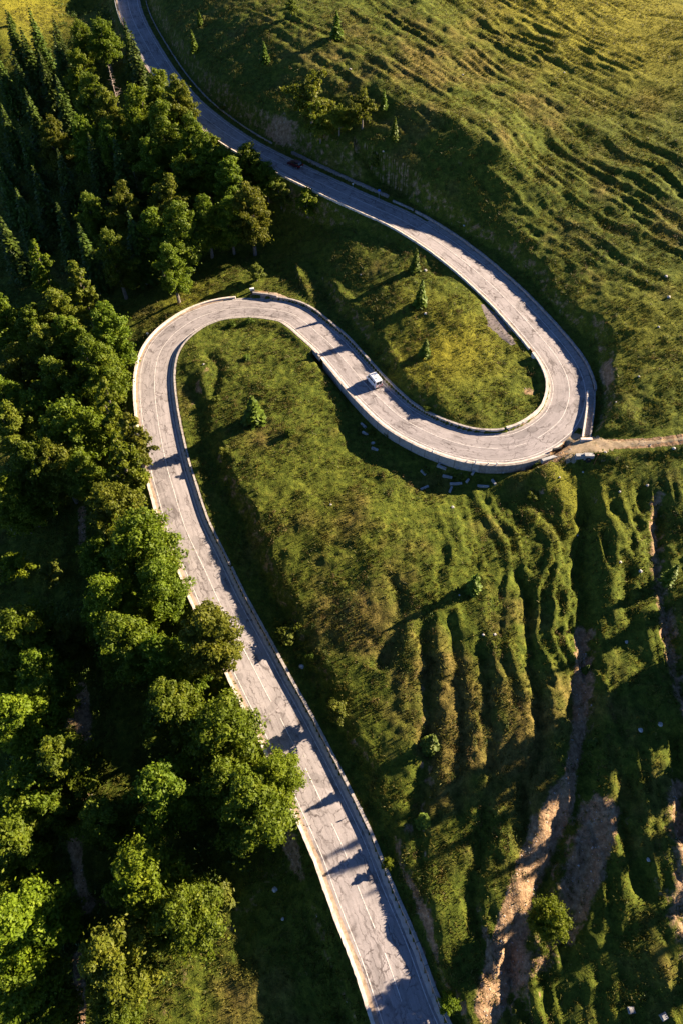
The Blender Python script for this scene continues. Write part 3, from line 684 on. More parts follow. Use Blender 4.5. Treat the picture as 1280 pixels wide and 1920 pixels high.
CNT = [0]; WF = 1.25
FR = {'B': .60, 'T': .58, 'S': .58, 'O': .58, 'C': .48, 'Y': .5, 'H': .5, 'D': .55}
def plant(px, py, wpx, key, label, group=None, hs=1., cat=None, xyz=None):
    t0, ch0, h0, r0 = PROTO[key]
    if xyz is None:
        g = ground_at(px, py, 3)
        for _ in range(4):
            d = (CZ-g.z)/(sT-(960-py)/F*cT)
            wf = (1.27 if group == FL else WF) if key[0] in 'BTCSO' else 1.04; sc = (wpx*wf/2)/(F/d)/r0; sc = min(sc, 19/h0)
            g = ground_at(px, py, h0*sc*hs*FR[key[0]])
            d = g.y/(cT+(960-py)/F*sT)
            sc = min((wpx*wf/2)/(F/d)/r0, 19/h0)
    else: g = Vector(xyz[:3]); sc = xyz[3]
    CNT[0] += 1
    t = t0.copy(); C.objects.link(t); t.location = g; t.scale = (sc, sc, sc*hs); t.rotation_euler = (0, 0, CNT[0]*2.399)
    for c_ in ch0:
        k_ = c_.copy(); C.objects.link(k_); k_.parent = t
    nm = cat or {'B': 'tree', 'T': 'tree', 'S': 'tree', 'O': 'tree', 'C': 'spruce', 'Y': 'spruce', 'H': 'bush', 'D': 'dead tree'}[key[0]]
    tag(t, label, nm, group)
    return t
#FOREST
FL = 'trees of the forest below the road'; FU = 'trees of the upper forest'
trees = [
 # lower forest, from the bottom up
 (45,1735,190,'B2','bright yellow-green tree in the bottom left corner',FL),
 (215,1800,150,'B3','tall crown left of the grass patch, at the bottom edge, right of the dirt path',FL),
 (268,1640,135,'B2','yellow-green tree, upper of the leaning pair above the brown clearing',FL),
 (345,1715,125,'B0','light green tree touching the brown clearing left of the lowest road stretch',FL),
 (40,1880,140,'B4','dark tree under the bright yellow-green corner tree',FL),
 (475,1510,190,'B0','largest crown, leaning over the parapet in the lower third',FL),
 (305,1480,130,'B1','dark tree left of the largest crown by the parapet',FL),
 (190,1535,95,'B1','dark crown beside the wide bend of the forest path',FL),
 (415,1365,135,'B4','green tree just above the largest crown, near the parapet',FL),
 (320,1325,140,'B1','deep green tree at the right edge of the sunny path gap',FL),
 (395,1190,165,'B3','olive brown tree reaching over the road where it leaves the trees',FL),
 (300,1225,85,'B1','small dark crown between the bright leaning tree and the olive brown tree',FL),
 (205,1130,110,'B2','bright leaning tree, upper half, right of the grassy forest glade',FL),
 (240,1205,115,'B0','bright leaning tree, lower half, right of the grassy forest glade',FL),
 (45,1185,120,'B4','green tree at the left frame edge below the grassy glade',FL),
 (75,1255,90,'B0','green crown between the two left edge trees below the glade',FL),
 (50,1350,155,'B2','big light tree at the left frame edge beside the orange path patch',FL),
 (120,1430,110,'B1','dark crown left of the orange path patch, low in its shade',FL),
 (50,1480,130,'B4','dark tree below the big light tree at the left frame edge',FL),
 (30,1580,120,'B1','shaded tree at the left frame edge above the yellow corner tree',FL),
 (215,955,120,'B3','brownish crown beside the road, right of the grassy glade, uppermost',FL),
 (265,1020,135,'B4','broad crown touching the broken parapet',FL),
 (300,1090,95,'B0','crown right at the parapet just above the olive brown tree',FL),
 (235,870,80,'T1','slim tree whose shoots reach over the parapet by the tree shadow',FL),
 (250,815,60,'T0','slim olive tree left of the parapet by the two tree shadows',FL),
 (210,770,75,'T1','slim green tree outside the left hairpin, level with the van',FL),
 (185,690,95,'B0','green tree with pale stub of trunk outside the left hairpin',FL),
 (205,620,80,'B1','round dark green tree beside the sunny verge of the left hairpin',FL),
 (135,640,90,'B1','dark tree behind the round tree of the left hairpin',FL),
 (155,545,62,'T0','tall narrow tree with bare stem left of the sunny verge',FL),
 (80,505,70,'T1','bright tall tree rising out of the dark wood at the left, upper half',FL),
 (115,590,90,'B3','tree linking the bright tall tree to the hairpin group',FL),
 (40,700,120,'B3','grey-green tree at the left frame edge, level with the hairpin',FL),
 (110,720,120,'B1','wide green tree one row in from the left frame edge, level with the hairpin',FL),
 (130,810,125,'B4','broad crown left of the dark forest gap',FL),
 (35,810,120,'B3','olive tree at the left frame edge, left of the dark forest gap',FL),
 (20,930,90,'B2','light crown at the left frame edge above the pale stump',FL),
 (75,880,95,'B0','green crown right above the grassy glade',FL),
 (155,885,70,'B0','small crown between the dark gap and the glade',FL),
 (70,620,90,'B1','dark crown below the bright tall tree',FL),
 (10,600,100,'B1','shaded crown at the left frame edge in the dark wood',FL),
 (370,1440,80,'B4','dark crown in the hollow left of the largest crown',FL),
 # upper forest
 (320,380,95,'B3','lit tree at the centre of the lower row of the upper forest',FU),
 (340,435,90,'B0','lower front crown of the lower row, pointing at the left hairpin',FU),
 (232,330,62,'C1','pointed tree beside the thin white leaning stem',FU),
 (235,395,85,'B3','crown under the pointed tree',FU),
 (178,410,75,'B1','leftmost lit crown in the lower row of the upper forest',FU),
 (105,265,90,'B3','lone lit crown among the dark wood at upper left',FU),
 (160,265,70,'B1','dim crown right of the lone lit crown',FU),
 (470,395,78,'B3','round lit tree above the left hairpin',FU),
 (527,360,42,'S1','small fresh green tree, left of the two beside the upper road',FU),
 (576,374,46,'S0','small fresh green tree, right of the two beside the upper road',FU),
 (435,345,80,'B1','dark tree just above the round lit tree',FU),
 (385,300,75,'B1','dark tree left of the kerb below the upper road',FU),
 (400,264,28,'S0','small round tree touching the kerb of the upper road',FU),
 (465,300,60,'B4','low dark tree overlapping the shaded kerb',FU),
 (310,245,115,'B0','broad lit crown beside the upper road',FU),
 (338,195,75,'B3','crown that hides the upper road beneath its tip',FU),
 (265,215,75,'B2','yellow-green crown behind the broad lit crown',FU),
 (262,135,48,'C1','pointed lit tree left of the highest road stretch',FU),
 (243,85,30,'C1','slim lit spruce against the highest road stretch',FU),
 (175,190,70,'B0','lit crown left of the bleached dead tree',FU),
 (150,135,60,'B2','bright crown above and left of the bleached dead tree',FU),
 (155,70,48,'B0','topmost bright broadleaf crown of the upper forest',FU),
 (195,65,55,'B4','dark green crown right of the topmost bright crown',FU),
 (207,215,75,'B3','crown around the foot of the bleached dead tree',FU),
 (114,85,34,'C0','dark pointed spruce at the edge of the bright clearing',FU),
 (75,85,48,'C1','spruce in the bright clearing, right one of two',FU),
 (32,85,36,'C1','spruce in the bright clearing, left one of two',FU),
 (20,35,14,'Y0','tiny spruce alone in the bright top left clearing',FU),
 (15,165,50,'C0','dark spruce at the left frame edge under the bright clearing',FU),
 (50,175,48,'C0','dark spruce second from the left frame edge under the clearing',FU),
 (95,165,46,'C0','dark spruce under the clearing, left of the lit crowns',FU),
 (25,260,60,'C0','shaded spruce at the left frame edge, upper dark wood',FU),
 (60,300,60,'C0','shaded spruce left of the lone lit crown, low in the dark wood',FU),
 (20,370,66,'C0','shaded spruce at the left frame edge, middle of the dark wood',FU),
 (85,380,66,'C1','shaded spruce in the middle of the dark wood',FU),
 (130,350,60,'C0','shaded spruce left of the leftmost lit crown',FU),
 (25,470,70,'C1','shaded spruce at the left frame edge, left of the bright tall tree',FU),
 (130,450,70,'C0','shaded spruce right of the bright tall tree',FU),
 (215,480,70,'B1','shaded tree in the hollow below the lit row',FU),
 (260,470,70,'C1','shaded spruce under the lit row of the upper forest',FU),
 (185,320,60,'C0','shaded spruce between the lone lit crown and the pointed tree',FU),
 (285,300,60,'B1','shaded crown between the pointed tree and the broad lit crown',FU),
 (385,400,60,'B1','shaded crown between the two big lit trees of the lower row',FU),
 (125,210,55,'C0','dark spruce above the lone lit crown',FU),
 (360,250,60,'B0','lit crown beside the kerb between the broad lit crown and the shaded kerb',FU),
 (300,165,62,'B2','yellowish crown on the road side above the broad lit crown',FU),
 (415,305,60,'B4','dark full crown below the small round kerb tree',FU),
 (500,330,48,'B4','low dark crown left of the two small fresh trees',FU),
 (430,405,60,'B0','green crown left of the round lit tree above the hairpin',FU),
 (270,265,65,'B4','dark green crown between the pointed tree and the yellow-green crown',FU),
 (345,330,70,'B4','dark crown directly above the centre lit tree of the lower row',FU),
 (210,270,60,'B1','dark crown above the pointed tree',FU),
 (290,440,70,'B1','shaded crown at the left foot of the centre lit tree',FU),
 (60,120,40,'C1','spruce between the two clearing spruces and the dark wood',FU),
 (120,130,44,'C0','dark spruce left of the crown above the bleached dead tree',FU),
 (70,235,50,'C0','shaded spruce in the upper dark wood, left of the lone lit crown',FU),
 (10,320,56,'C0','shaded spruce at the left frame edge, below the upper spruces',FU),
 (55,420,60,'C0','shaded spruce just above the bright tall tree',FU),
 (170,490,60,'C0','shaded spruce above the tall narrow tree',FU),
 (320,490,60,'B1','shaded low tree at the lower rim of the upper forest',FU),
 (20,760,90,'B0','green crown between the two olive trees of the left frame edge',FL),
 (75,770,90,'B4','green crown in the dense wood, left of the broad crown by the gap',FL),
 (95,660,80,'B3','olive crown under the dark crown of the bright tall tree',FL),
 (150,745,80,'B4','round crown beside the slim green tree',FL),
 (110,870,80,'B3','olive crown on the upper rim of the glade',FL),
 (90,1300,80,'B1','dark green crown left of the sunny path gap',FL),
 (345,1250,80,'B4','green crown wedged between the olive brown tree and the deep green tree',FL),
 (420,1460,100,'B0','green crown at the left shoulder of the largest crown',FL),
 (520,1450,90,'B2','bright upper right shoulder crown touching the parapet, beside the largest crown',FL),
 (60,960,60,'S0','low bright shrub-like tree in the glade near the pale leaning trunk',FL),
 (30,1060,60,'S0','small tree at the left frame edge, inside the glade',FL),
 (95,1075,50,'S1','small tree at the lower rim of the glade',FL),
 (185,1040,70,'B0','green crown at the right rim of the glade',FL),
 (15,1270,90,'B4','green crown at the very left frame edge above the big light tree',FL),
 (130,1190,60,'B3','olive crown between the left edge trees and the bright leaning tree',FL),
 (100,1520,80,'B1','dark crown left of the forest path bend',FL),
 (20,1650,90,'B2','yellow-green crown on top of the corner tree, at the left frame edge',FL),
 (110,1720,70,'B0','green crown right of the yellow corner tree',FL),
 (215,1900,90,'B0','green crown at the bottom edge below the tall crown of the grass patch',FL),
 (95,1900,90,'B4','shaded crown at the bottom edge, left of the path end',FL),
]
for t in trees: plant(*t)
HS = 'trees on the hillside above the road'
hill = [
 (583,165,84,'O0','leafy tree, largest of the group on the shaded hill slope',HS),
 (600,215,62,'O0','lower leafy tree of the group on the hill slope',HS),
 (636,215,50,'O0','middle crown of the group on the hill slope',HS),
 (680,195,58,'O0','thin crowned pale tree at the right end of the hill group',HS),
 (719,186,15,'Y1','upper of two dark young spruces right of the hill group',HS),
 (739,240,18,'Y1','lower of two dark young spruces right of the hill group',HS),
 (702,298,24,'S1','pale round shrub alone on the slope above the blue sign',HS),
 (362,76,20,'Y0','larger lone young spruce right of the highest road stretch',HS),
 (374,32,14,'Y0','smaller lone young spruce right of the highest road stretch',HS),
 (496,97,20,'Y0','young spruce at the lit edge of the hill, casting a long shadow',HS),
 (631,46,26,'Y0','dark spruce high on the hill at the end of a long shadow',HS),
 (545,8,26,'S1','bushy tree cut by the top edge of the photo',HS),
 (417,199,12,'H0','tiny pale bush on the ditch edge of the upper road',HS),
 # island and loop
 (779,487,20,'Y1','upper spruce of the row on the grassy island','spruces on the grassy island'),
 (789,548,24,'Y1','tall spruce in the middle of the grassy island','spruces on the grassy island'),
 (797,650,22,'Y0','lower small spruce on the grassy island','spruces on the grassy island'),
 (480,508,30,'S1','small round tree by the white sign above the left hairpin',None),
 (475,765,44,'Y0','bushy spruce inside the left hairpin',None,.8),
 (545,808,22,'H1','green bush in the middle of the meadow inside the left hairpin',None),
 (421,843,18,'H0','yellow-green bush on the shaded bank beside the two tree shadows',None),
 (463,670,16,'H1','small green bush on top of the mound inside the left hairpin',None),
 (435,606,18,'H1','left of two bushes on the inner wall of the left hairpin',None),
 (467,601,16,'H1','right of two bushes on the inner wall of the left hairpin',None),
 (405,745,14,'H0','low bush beside the earthy ditch inside the left hairpin',None),
 # lower right slope
 (890,1090,30,'Y0','lone spruce casting a long shadow across the lower right slope','young spruces on the lower slope'),
 (1259,1075,26,'Y1','spruce at the right frame edge casting a shadow over the gully','young spruces on the lower slope'),
 (1100,1253,15,'Y0','tiny bright spruce in the long gully, upper one','young spruces on the lower slope'),
 (1113,1390,18,'Y0','small bright spruce in the long gully, lower one','young spruces on the lower slope'),
 (808,1390,38,'Y0','bushy spruce at the foot of the grassy ribs','young spruces on the lower slope'),
 (795,1535,28,'Y0','spruce on the rib beside the lowest road stretch','young spruces on the lower slope'),
 (632,1332,42,'S1','round pale bush tree beside the shaded roadside bank',None),
 (545,1182,46,'H0','wide yellow-green bush on the bank above the low wall',None),
 (523,1165,18,'H0','small upper bush beside the wide yellow-green bank bush',None),
 (562,1224,16,'H0','left small bush under the wide yellow-green bank bush',None),
 (584,1228,16,'H1','right small bush under the wide yellow-green bank bush',None),
 (727,1617,20,'S0','bright bush tree hanging over the low wall near the bottom',None),
 (838,1882,36,'S0','bush tree by the low wall at the bottom edge of the photo',None),
 (1033,1722,72,'B2','round bright tree in the eroded gully',None),
 (1018,1777,18,'H0','small bright bush under the round tree in the gully',None),
 (798,880,14,'H0','bright bush among the fallen blocks under the wall',None),
 (860,894,16,'H0','bush beside the long fallen blocks under the wall',None),
 (697,810,12,'H0','left small bush on the slope under the wall',None),
 (727,813,14,'H0','right small bush on the slope under the wall',None),
 (1003,868,26,'H1','dark green bush at the end of the stone faced wall',None),
 (800,765,18,'H1','low bush on the sunny verge of the island tip',None),
 (999,928,18,'H0','yellowish bush on the bumpy ground below the hairpin',None),
 (617,1828,20,'H1','dim green bush on the dark ground left of the bottom parapet',None),
 (625,1915,22,'H1','green bush at the bottom edge left of the parapet',None),
 (410,1690,60,'H0','thin brownish shrub beside the light green tree at the clearing',None),
]
for t in hill: plant(*t)
for (px, py, wd, lb) in [(207,135,34,'bleached dead tree standing in the upper forest'), (256,345,18,'thin white leaning dead stem behind the pointed tree')]:
    t = plant(px, py, wd, 'D0', lb)
    t.scale = (.8, .8, .95) if wd > 20 else (.45, .45, .75)
# trees on the slope beyond the right edge, whose long shadows fall into the picture
for i, (x, y, sc) in enumerate([(57,44,1.),(60,48,1.05),(62,42,1.),(66,46,1.),(55,33,.7),(60,29,.8),(56,20,.6),(58,13,.65),(51,6,.6),(62,57,.7),(66,36,.8),(68,22,.8),(50,0,.6),(53,11,.55)]):
    plant(0, 0, 0, 'C0', 'spruce standing just right of the pictured gully slope', 'spruces beyond the gully slope', xyz=(x, y, hgt(x, y), sc))
for k_ in list(PROTO.values()):
    for c_ in k_[1]: bpy.data.objects.remove(c_)
    bpy.data.objects.remove(k_[0])

# ------------------------------------------------------------------ grass and undergrowth (nobody could count it)
def scatter(n, x0, x1, y0, y1, dens):
    x = rng.uniform(x0, x1, n); y = y0+(y1-y0)*rng.random(n)**1.25; k = rng.random(n) < dens(x, y); return x[k], y[k]
def samp(arr, x, y):
    i = np.clip(np.searchsorted(xs, x)-1, 0, len(xs)-2); j = np.clip(np.searchsorted(ys, y)-1, 0, len(ys)-2)
    fx = (x-xs[i])/(xs[i+1]-xs[i]); fy = (y-ys[j])/(ys[j+1]-ys[j])
    return (arr[j, i]*(1-fx)+arr[j, i+1]*fx)*(1-fy)+(arr[j+1, i]*(1-fx)+arr[j+1, i+1]*fx)*fy
def inview(x, y, z_, m=40):
    dy = y*cT-(z_-CZ)*sT; dz = y*sT+(z_-CZ)*cT
    px = 640+F*x/dy; py = 960-F*dz/dy
    return (px > -m) & (px < 1280+m) & (py > -m) & (py < 1920+m)
def tufts(n, h0, mat, name, label, dens, per=4, spread=.22, wide=.07):
    x, y = scatter(n, -120, 95, -2, 300, dens); z_ = samp(Z, x, y); k = inview(x, y, z_); x, y, z_ = x[k], y[k], z_[k]
    N = len(x); a_ = rng.random((N, per))*6.283; hh = h0*(.5+rng.random((N, per)))*(.6+.8*vnoise(x/2.5, y/2.5, 66))[:, None]
    bx = x[:, None]+rng.normal(size=(N, per))*spread*.5; by = y[:, None]+rng.normal(size=(N, per))*spread*.5; bz = z_[:, None]-.05
    w_ = wide*(.6+.8*rng.random((N, per)))
    dx = np.cos(a_)*w_; dy = np.sin(a_)*w_; lx = rng.normal(size=(N, per))*hh*.5; ly = rng.normal(size=(N, per))*hh*.5
    V = np.stack([np.stack([bx-dx, by-dy, bz+0*dx], -1), np.stack([bx+dx, by+dy, bz+0*dx], -1), np.stack([bx+lx, by+ly, bz+hh], -1)], 2).reshape(-1, 3)
    o = mesh(name, V, np.arange(len(V)).reshape(-1, 3), mat); tag(o, label, kind='stuff', cat='grass'); return N
gd = lambda x, y: (samp(DR, x, y) > 4.9)*(1-.9*samp(dirt, x, y))*(.25+.75*sstep(.38, .6, fbm(x, y, 4, 2, 15)))*(samp(DT, x, y) > 1.8)
ng = tufts(330000, .30, M_grass, 'grass', 'rough tufted meadow grass on the slopes', gd)
# undergrowth of the woods and rank growth on the shaded banks
def wood(x, y):
    z_ = samp(Z, x, y); dy = y*cT-(z_-CZ)*sT; px = 640+F*x/dy; py = 960-F*(y*sT+(z_-CZ)*cT)/dy
    lower = (py > 560)*(px < np.interp(py, [560, 700, 900, 1100, 1400, 1600, 1700, 1920], [180, 235, 265, 330, 480, 520, 380, 280]))
    upper = (py <= 560)*(px < np.interp(py, [-50, 40, 120, 250, 330, 420, 500, 560], [90, 230, 280, 380, 520, 470, 250, 180]))*(1-(px < 100)*(py < 70))
    return (lower+upper)*(samp(DR, x, y) > 5.5)*(fbm(x, y, 7, 3, 19) > .47)*(samp(dirt, x, y) < .4)
x, y = scatter(26000, -125, 10, -5, 300, wood); z_ = samp(Z, x, y)
cs = np.stack([x, y, z_+.3+rng.random(len(x))*.8], -1); rs_ = .35+.5*rng.random(len(x))
V, Fq = leaves(len(x)*14, cs, rs_, .2); ug = mesh('undergrowth', V, Fq, M_under)
tag(ug, 'leafy undergrowth covering the forest floor', 'undergrowth', kind='stuff')

# low scrub: dark and yellowish clumps of weeds and heath among the grass
def scrub_d(x, y):
    z_ = samp(Z, x, y); dy = y*cT-(z_-CZ)*sT; px = 640+F*x/dy; py = 960-F*(y*sT+(z_-CZ)*cT)/dy
    edge_ = np.interp(py, [-50, 120, 300, 420, 560, 700, 1100, 1600, 1920], [230, 330, 560, 560, 300, 250, 330, 560, 700])
    return (px > edge_)*(samp(DR, x, y) > 5.6)*(samp(DT, x, y) > 2.2)*sstep(.50, .66, fbm(x, y, 6, 3, 33))*(1-.6*samp(dirt, x, y))*np.where(py < 420, .25, 1.)
for nm_, mt_, nn_, lb_ in [('low_scrub', M_under, 30000, 'low dark green weeds and scrub dotted over the meadow'), ('dry_weeds', M_dryw, 26000, 'brownish dry weeds dotted over the meadow')]:
    x, y = scatter(nn_, -60, 90, -2, 290, scrub_d); z_ = samp(Z, x, y); k = inview(x, y, z_); x, y, z_ = x[k], y[k], z_[k]
    cs = np.stack([x, y, z_+.06+.12*rng.random(len(x))], -1); rs_ = .12+.34*rng.random(len(x))**2
    V, Fq = leaves(len(x)*16, cs, rs_, .085); o = mesh(nm_, V, Fq, mt_); tag(o, lb_, 'scrub', kind='stuff')
# gravel and small stones on the bare soil
x, y = scatter(60000, -60, 90, -2, 200, lambda x, y: sstep(.35, .8, samp(dirt, x, y))*(samp(DR, x, y) > 4.8)*(fbm(x, y, 3, 2, 44) > .42)); z_ = samp(Z, x, y)
k = inview(x, y, z_); x, y, z_ = x[k], y[k], z_[k]; N_ = len(x); r_ = (.035+.13*rng.random(N_)**4)
oc = np.array([(1,0,0),(0,1,0),(-1,0,0),(0,-1,0),(0,0,.8),(0,0,-.6)]); V = (np.stack([x, y, z_+.02], -1)[:, None]+oc[None]*r_[:, None, None]*(.7+.6*rng.random((N_, 6, 1))))
ft = np.array([(0,1,4),(1,2,4),(2,3,4),(3,0,4),(1,0,5),(2,1,5),(3,2,5),(0,3,5)]); Fg = (np.arange(N_)[:, None, None]*6+ft[None]).reshape(-1, 3)
o = mesh('gravel', V.reshape(-1, 3), Fg, M_rock); tag(o, 'small stones and gravel lying on the eroded soil', 'gravel', kind='stuff')

# ------------------------------------------------------------------ fallen blocks, stones
def block(px, py, L_, ang, label, up_=.25, tilt=.15, mat=None, w_=.55):
    g = ground_at(px, py, up_); M_ = Matrix.Rotation(ang, 4, 'Z') @ Matrix.Rotation(tilt, 4, 'X')
    mb = MB(); L_ *= .82; mb.box(-L_/2, L_/2, -w_*.42, w_*.42, -.3, .26, M_, .04)
    o = mb.build('concrete_block', mat or M_conc2, None, bevel=.035); o.location = g+Vector((0, 0, .1))
    return tag(o, label, 'concrete block', 'fallen concrete blocks under the road wall')
M_conc2 = concrete_mat('fallen_block_concrete', (.22,.22,.22), (.40,.40,.40), amt=.5)
blocks = [
 (681,797,1.9,-.9,'pale block standing highest on the slope, left end of the rubble'),(684,812,1.7,-.7,'block just below the highest block at the left end'),
 (702,841,1.7,-.5,'lone block under the two left small bushes'),(699,830,.9,0.,'small broken piece above the lone left block'),
 (823,868,1.7,1.1,'thin block on edge touching the L-shaped pair'),(827,875,2.2,-.45,'long block forming the foot of the L-shaped pair'),
 (793,885,1.5,-.9,'block half hidden beside the bright bush in the rubble'),(795,914,2.1,.5,'isolated block at the lower left of the rubble'),
 (838,893,2.2,-.3,'slim block left of the bush beside the long blocks'),(854,906,2.7,.05,'longest horizontal block in the middle of the rubble'),
 (844,917,1.7,1.2,'upright leaning block under the longest horizontal block'),(888,883,2.,1.0,'block tilted against the foot of the stone faced wall'),
 (905,911,2.6,-.1,'long flat block right of the middle of the rubble'),(925,903,1.6,-1.2,'short steep block next to the long flat block'),
 (936,881,2.2,-.6,'bright diagonal block close under the stone faced wall'),(974,879,2.3,-.05,'straight block lying parallel under the wall end'),
 (863,876,2.,.0,'dim slab against the wall foot, above the rubble'),(876,900,1.,.9,'small shard between longest block and bush'),
]
for b_ in blocks: block(*b_)
def boulder(px, py, r, label, seed, grp='pale stones in the grass', flat=.65):
    rg = np.random.default_rng(seed); bm = bmesh.new(); bmesh.ops.create_icosphere(bm, subdivisions=2, radius=r)
    for v in bm.verts:
        v.co *= 1+.28*(rg.random()-.5)*1.4
        v.co.z *= flat
    me = bpy.data.meshes.new('stone'); bm.to_mesh(me); bm.free(); me.materials.append(M_rock)
    o = bpy.data.objects.new('stone', me); C.objects.link(o); r *= .62; o.scale = (.62, .62, .62); o.location = ground_at(px, py, r*.2)+Vector((0, 0, r*.25)); o.rotation_euler = (0, 0, rg.random()*6)
    return tag(o, label, 'stone', grp)
stones = [(848,951,.45,'white stone below the rubble at the edge of the shade'),(1213,910,.4,'white stone on the grass below the dirt track, right of the long gully'),
 (1161,922,.3,'small white stone left of the one below the dirt track'),(1197,706,.35,'white stone on the slope right of the hill cut'),(1234,613,.4,'pale stone high on the lit slope right of the hill cut'),
 (1248,518,.5,'reddish pale stone pair upper one on the right lit slope'),(1253,557,.55,'pale stone near the right frame edge on the lit slope'),(1262,841,.5,'round grey stone just under the dirt track'),
 (1134,848,.45,'round stone beside the culvert and track'),(1154,754,.25,'tiny white stone at the foot of the hill cut'),(1162,1054,.4,'white stone on the rib left of the sandy gully'),
 (1200,1071,.45,'greyish stone beside the sandy gully, next to the spruce shadow'),(1082,1004,.25,'small pale stone at the head of the long gully'),(927,1190,.4,'right pale stone of a pair on the grassy ribs'),
 (905,1190,.35,'left pale stone of a pair on the grassy ribs'),(1174,1204,.4,'pale stone on the patch right of the long gully'),(1237,1358,.5,'upper white stone of the pair near the right frame edge'),
 (1200,1369,.55,'lower white stone of the pair near the right frame edge'),(860,1116,.25,'tiny white stone in the long spruce shadow'),(515,1668,.6,'white boulder on the dark ground left of the parapet'),
 (530,1723,.35,'small white stone below the white boulder left of the parapet'),(1215,1612,.4,'stone on the dark slope at lower right'),(656,130,.6,'grey rock high on the hill above the tree group'),
 (1057,136,.4,'white stone on the lit upper hill'),(867,140,.4,'small stone on the ribbed upper hill'),(797,507,.55,'grey stone beside the upper island spruce'),(797,588,.5,'pale stone under the tall island spruce'),
 (676,515,.3,'small stone left of the island spruces'),(869,423,.4,'grey stone in the dark cut above the upper road'),(382,683,.45,'white stone on the mound inside the left hairpin'),(718,284,.4,'stone beside the pale round shrub on the slope'),
 (565,1250,.6,'grey rock on the dark bank below the bank bushes'),(620,946,.3,'grey stone at the left of the lit meadow below the rubble'),(1048,895,.3,'white stone on the lit bump below the hairpin'),(1092,885,.3,'white litter stone beside the culvert ditch')]
for i, (a_, b_, r_, lb) in enumerate(stones): boulder(a_, b_, r_, lb, 300+i)
for i, (a_, b_, lb) in enumerate([(1182,1894,'square concrete cover in the dark meadow at bottom right'), (1243,1906,'pale square cover next to the right, bottom edge')]):
    g = ground_at(a_, b_); mb = MB(); mb.box(-.38,.38,-.34,.34,-.3,.2); mb.box(-.3,.3,-.26,.26,.2,.26); o = mb.build('concrete_cover', M_conc2, bevel=.02); o.location = g+Vector((0,0,.1)); o.rotation_euler = (0,0,.1+i*.3); tag(o, lb, 'cover')

# ------------------------------------------------------------------ small furniture
# culvert
g = ground_at(1098, 856); cu = empty('culvert', g); tag(cu, 'concrete culvert head below the dirt track with a stepped slab', 'culvert')
mb = MB(); mb.box(-1.9,-.35,-.35,.35,-.5,.45); mb.build('headwall', M_conc2, cu, .03)
mb = MB(); mb.box(-.5,1.15,-.6,.25,-.5,.75); mb.build('slab', M_conc2, cu, .03)
mb = MB(); mb.tube([(.2,-1.1,-.1),(.2,-.55,-.1)], [.42,.42], 14); mb.build('pipe', M_black, cu)
g = ground_at(1112, 872); po = empty('iron_post', g); tag(po, 'thin rusty red iron post beside the culvert', 'post')
mb = MB(); mb.tube([(0,0,-.4),(0,0,2.6)], [.05,.05], 8); mb.build('shaft', M_rust, po); mb = MB(); mb.box(-.12,.12,-.05,.05,2.6,2.7); mb.build('cap', M_rust, po)
# barrier remnants on the outer edge of the right hairpin
p, a_ = at(S(1010,820), 4.1); o = MB().box(-.8,.8,-.2,.2,-.1,.55).build('barrier_block', M_black, bevel=.03); o.location = p; o.rotation_euler = (0,0,a_-.3); tag(o, 'short dark barrier piece where the dirt track begins', 'barrier')
p, a_ = at(S(1000,826), 4.9); o = MB().box(-1.5,1.5,-.3,.3,-.6,.25).build('barrier_block', M_conc2, bevel=.03); o.location = p; o.rotation_euler = (0,0,a_-.1); tag(o, 'pale concrete barrier piece beside the dark green bush', 'barrier')
# posts on the outer wall
for i, (px, py, hh, lb) in enumerate([(814,838,.95,'tall white marker post on the outer wall, leftmost'),(872,858,.5,'short post stub on the outer wall, second from the left'),(893,865,.8,'whitish post stub on the outer wall, middle one'),(912,868,.5,'short post stub on the outer wall, fourth from the left'),(933,871,.6,'post stub on the outer wall, rightmost')]):
    s_ = min(np.arange(0, LT, .6), key=lambda s: (lambda v: (v.x-P(px,py,v.z)[0])**2+(v.y-P(px,py,v.z)[1])**2)(at(s, 3.95)[0]))
    p, a_ = at(s_, 4.02, .12); e_ = empty('marker_post', p, a_); tag(e_, lb, 'post', 'posts on the outer wall')
    mb = MB(); mb.box(-.09,.09,-.07,.07,-.3,hh,None,.01); mb.build('shaft', M_wsign, e_, .012)
    mb = MB(); mb.box(-.1,.1,-.08,.08,hh*.72,hh*.86); mb.build('band', M_black, e_)
# stone posts of parapet near left hairpin: small white-blue marker
def marker(px, py, h_, lb, face=M_wsign, sz=.3, pole=M_metal):
    g = ground_at(px, py, h_*.8); e_ = empty('road_sign', g, 0); tag(e_, lb, 'sign')
    mb = MB(); mb.tube([(0,0,-.3),(0,0,h_)], [.04,.04], 8); mb.build('pole', pole, e_)
    mb = MB(); mb.box(-sz,sz,-.05,-.02,h_-sz*1.1,h_+sz*.5); mb.build('face', face, e_, .008)
    return e_
s_ = marker(277,626,1.2,'small bluish white marker sign outside the left hairpin parapet', M_wsign, .22)
s_ = marker(710,360,2.4,'small round blue sign at the end of the stone wall', M_blue, .3)
s_ = marker(661,346,1.1,'short white marker post by the stone wall ditch', M_wsign, .15)
s_ = marker(676,1516,1.1,'small white marker sign on the bank wall of the lowest road stretch', M_wsign, .2)
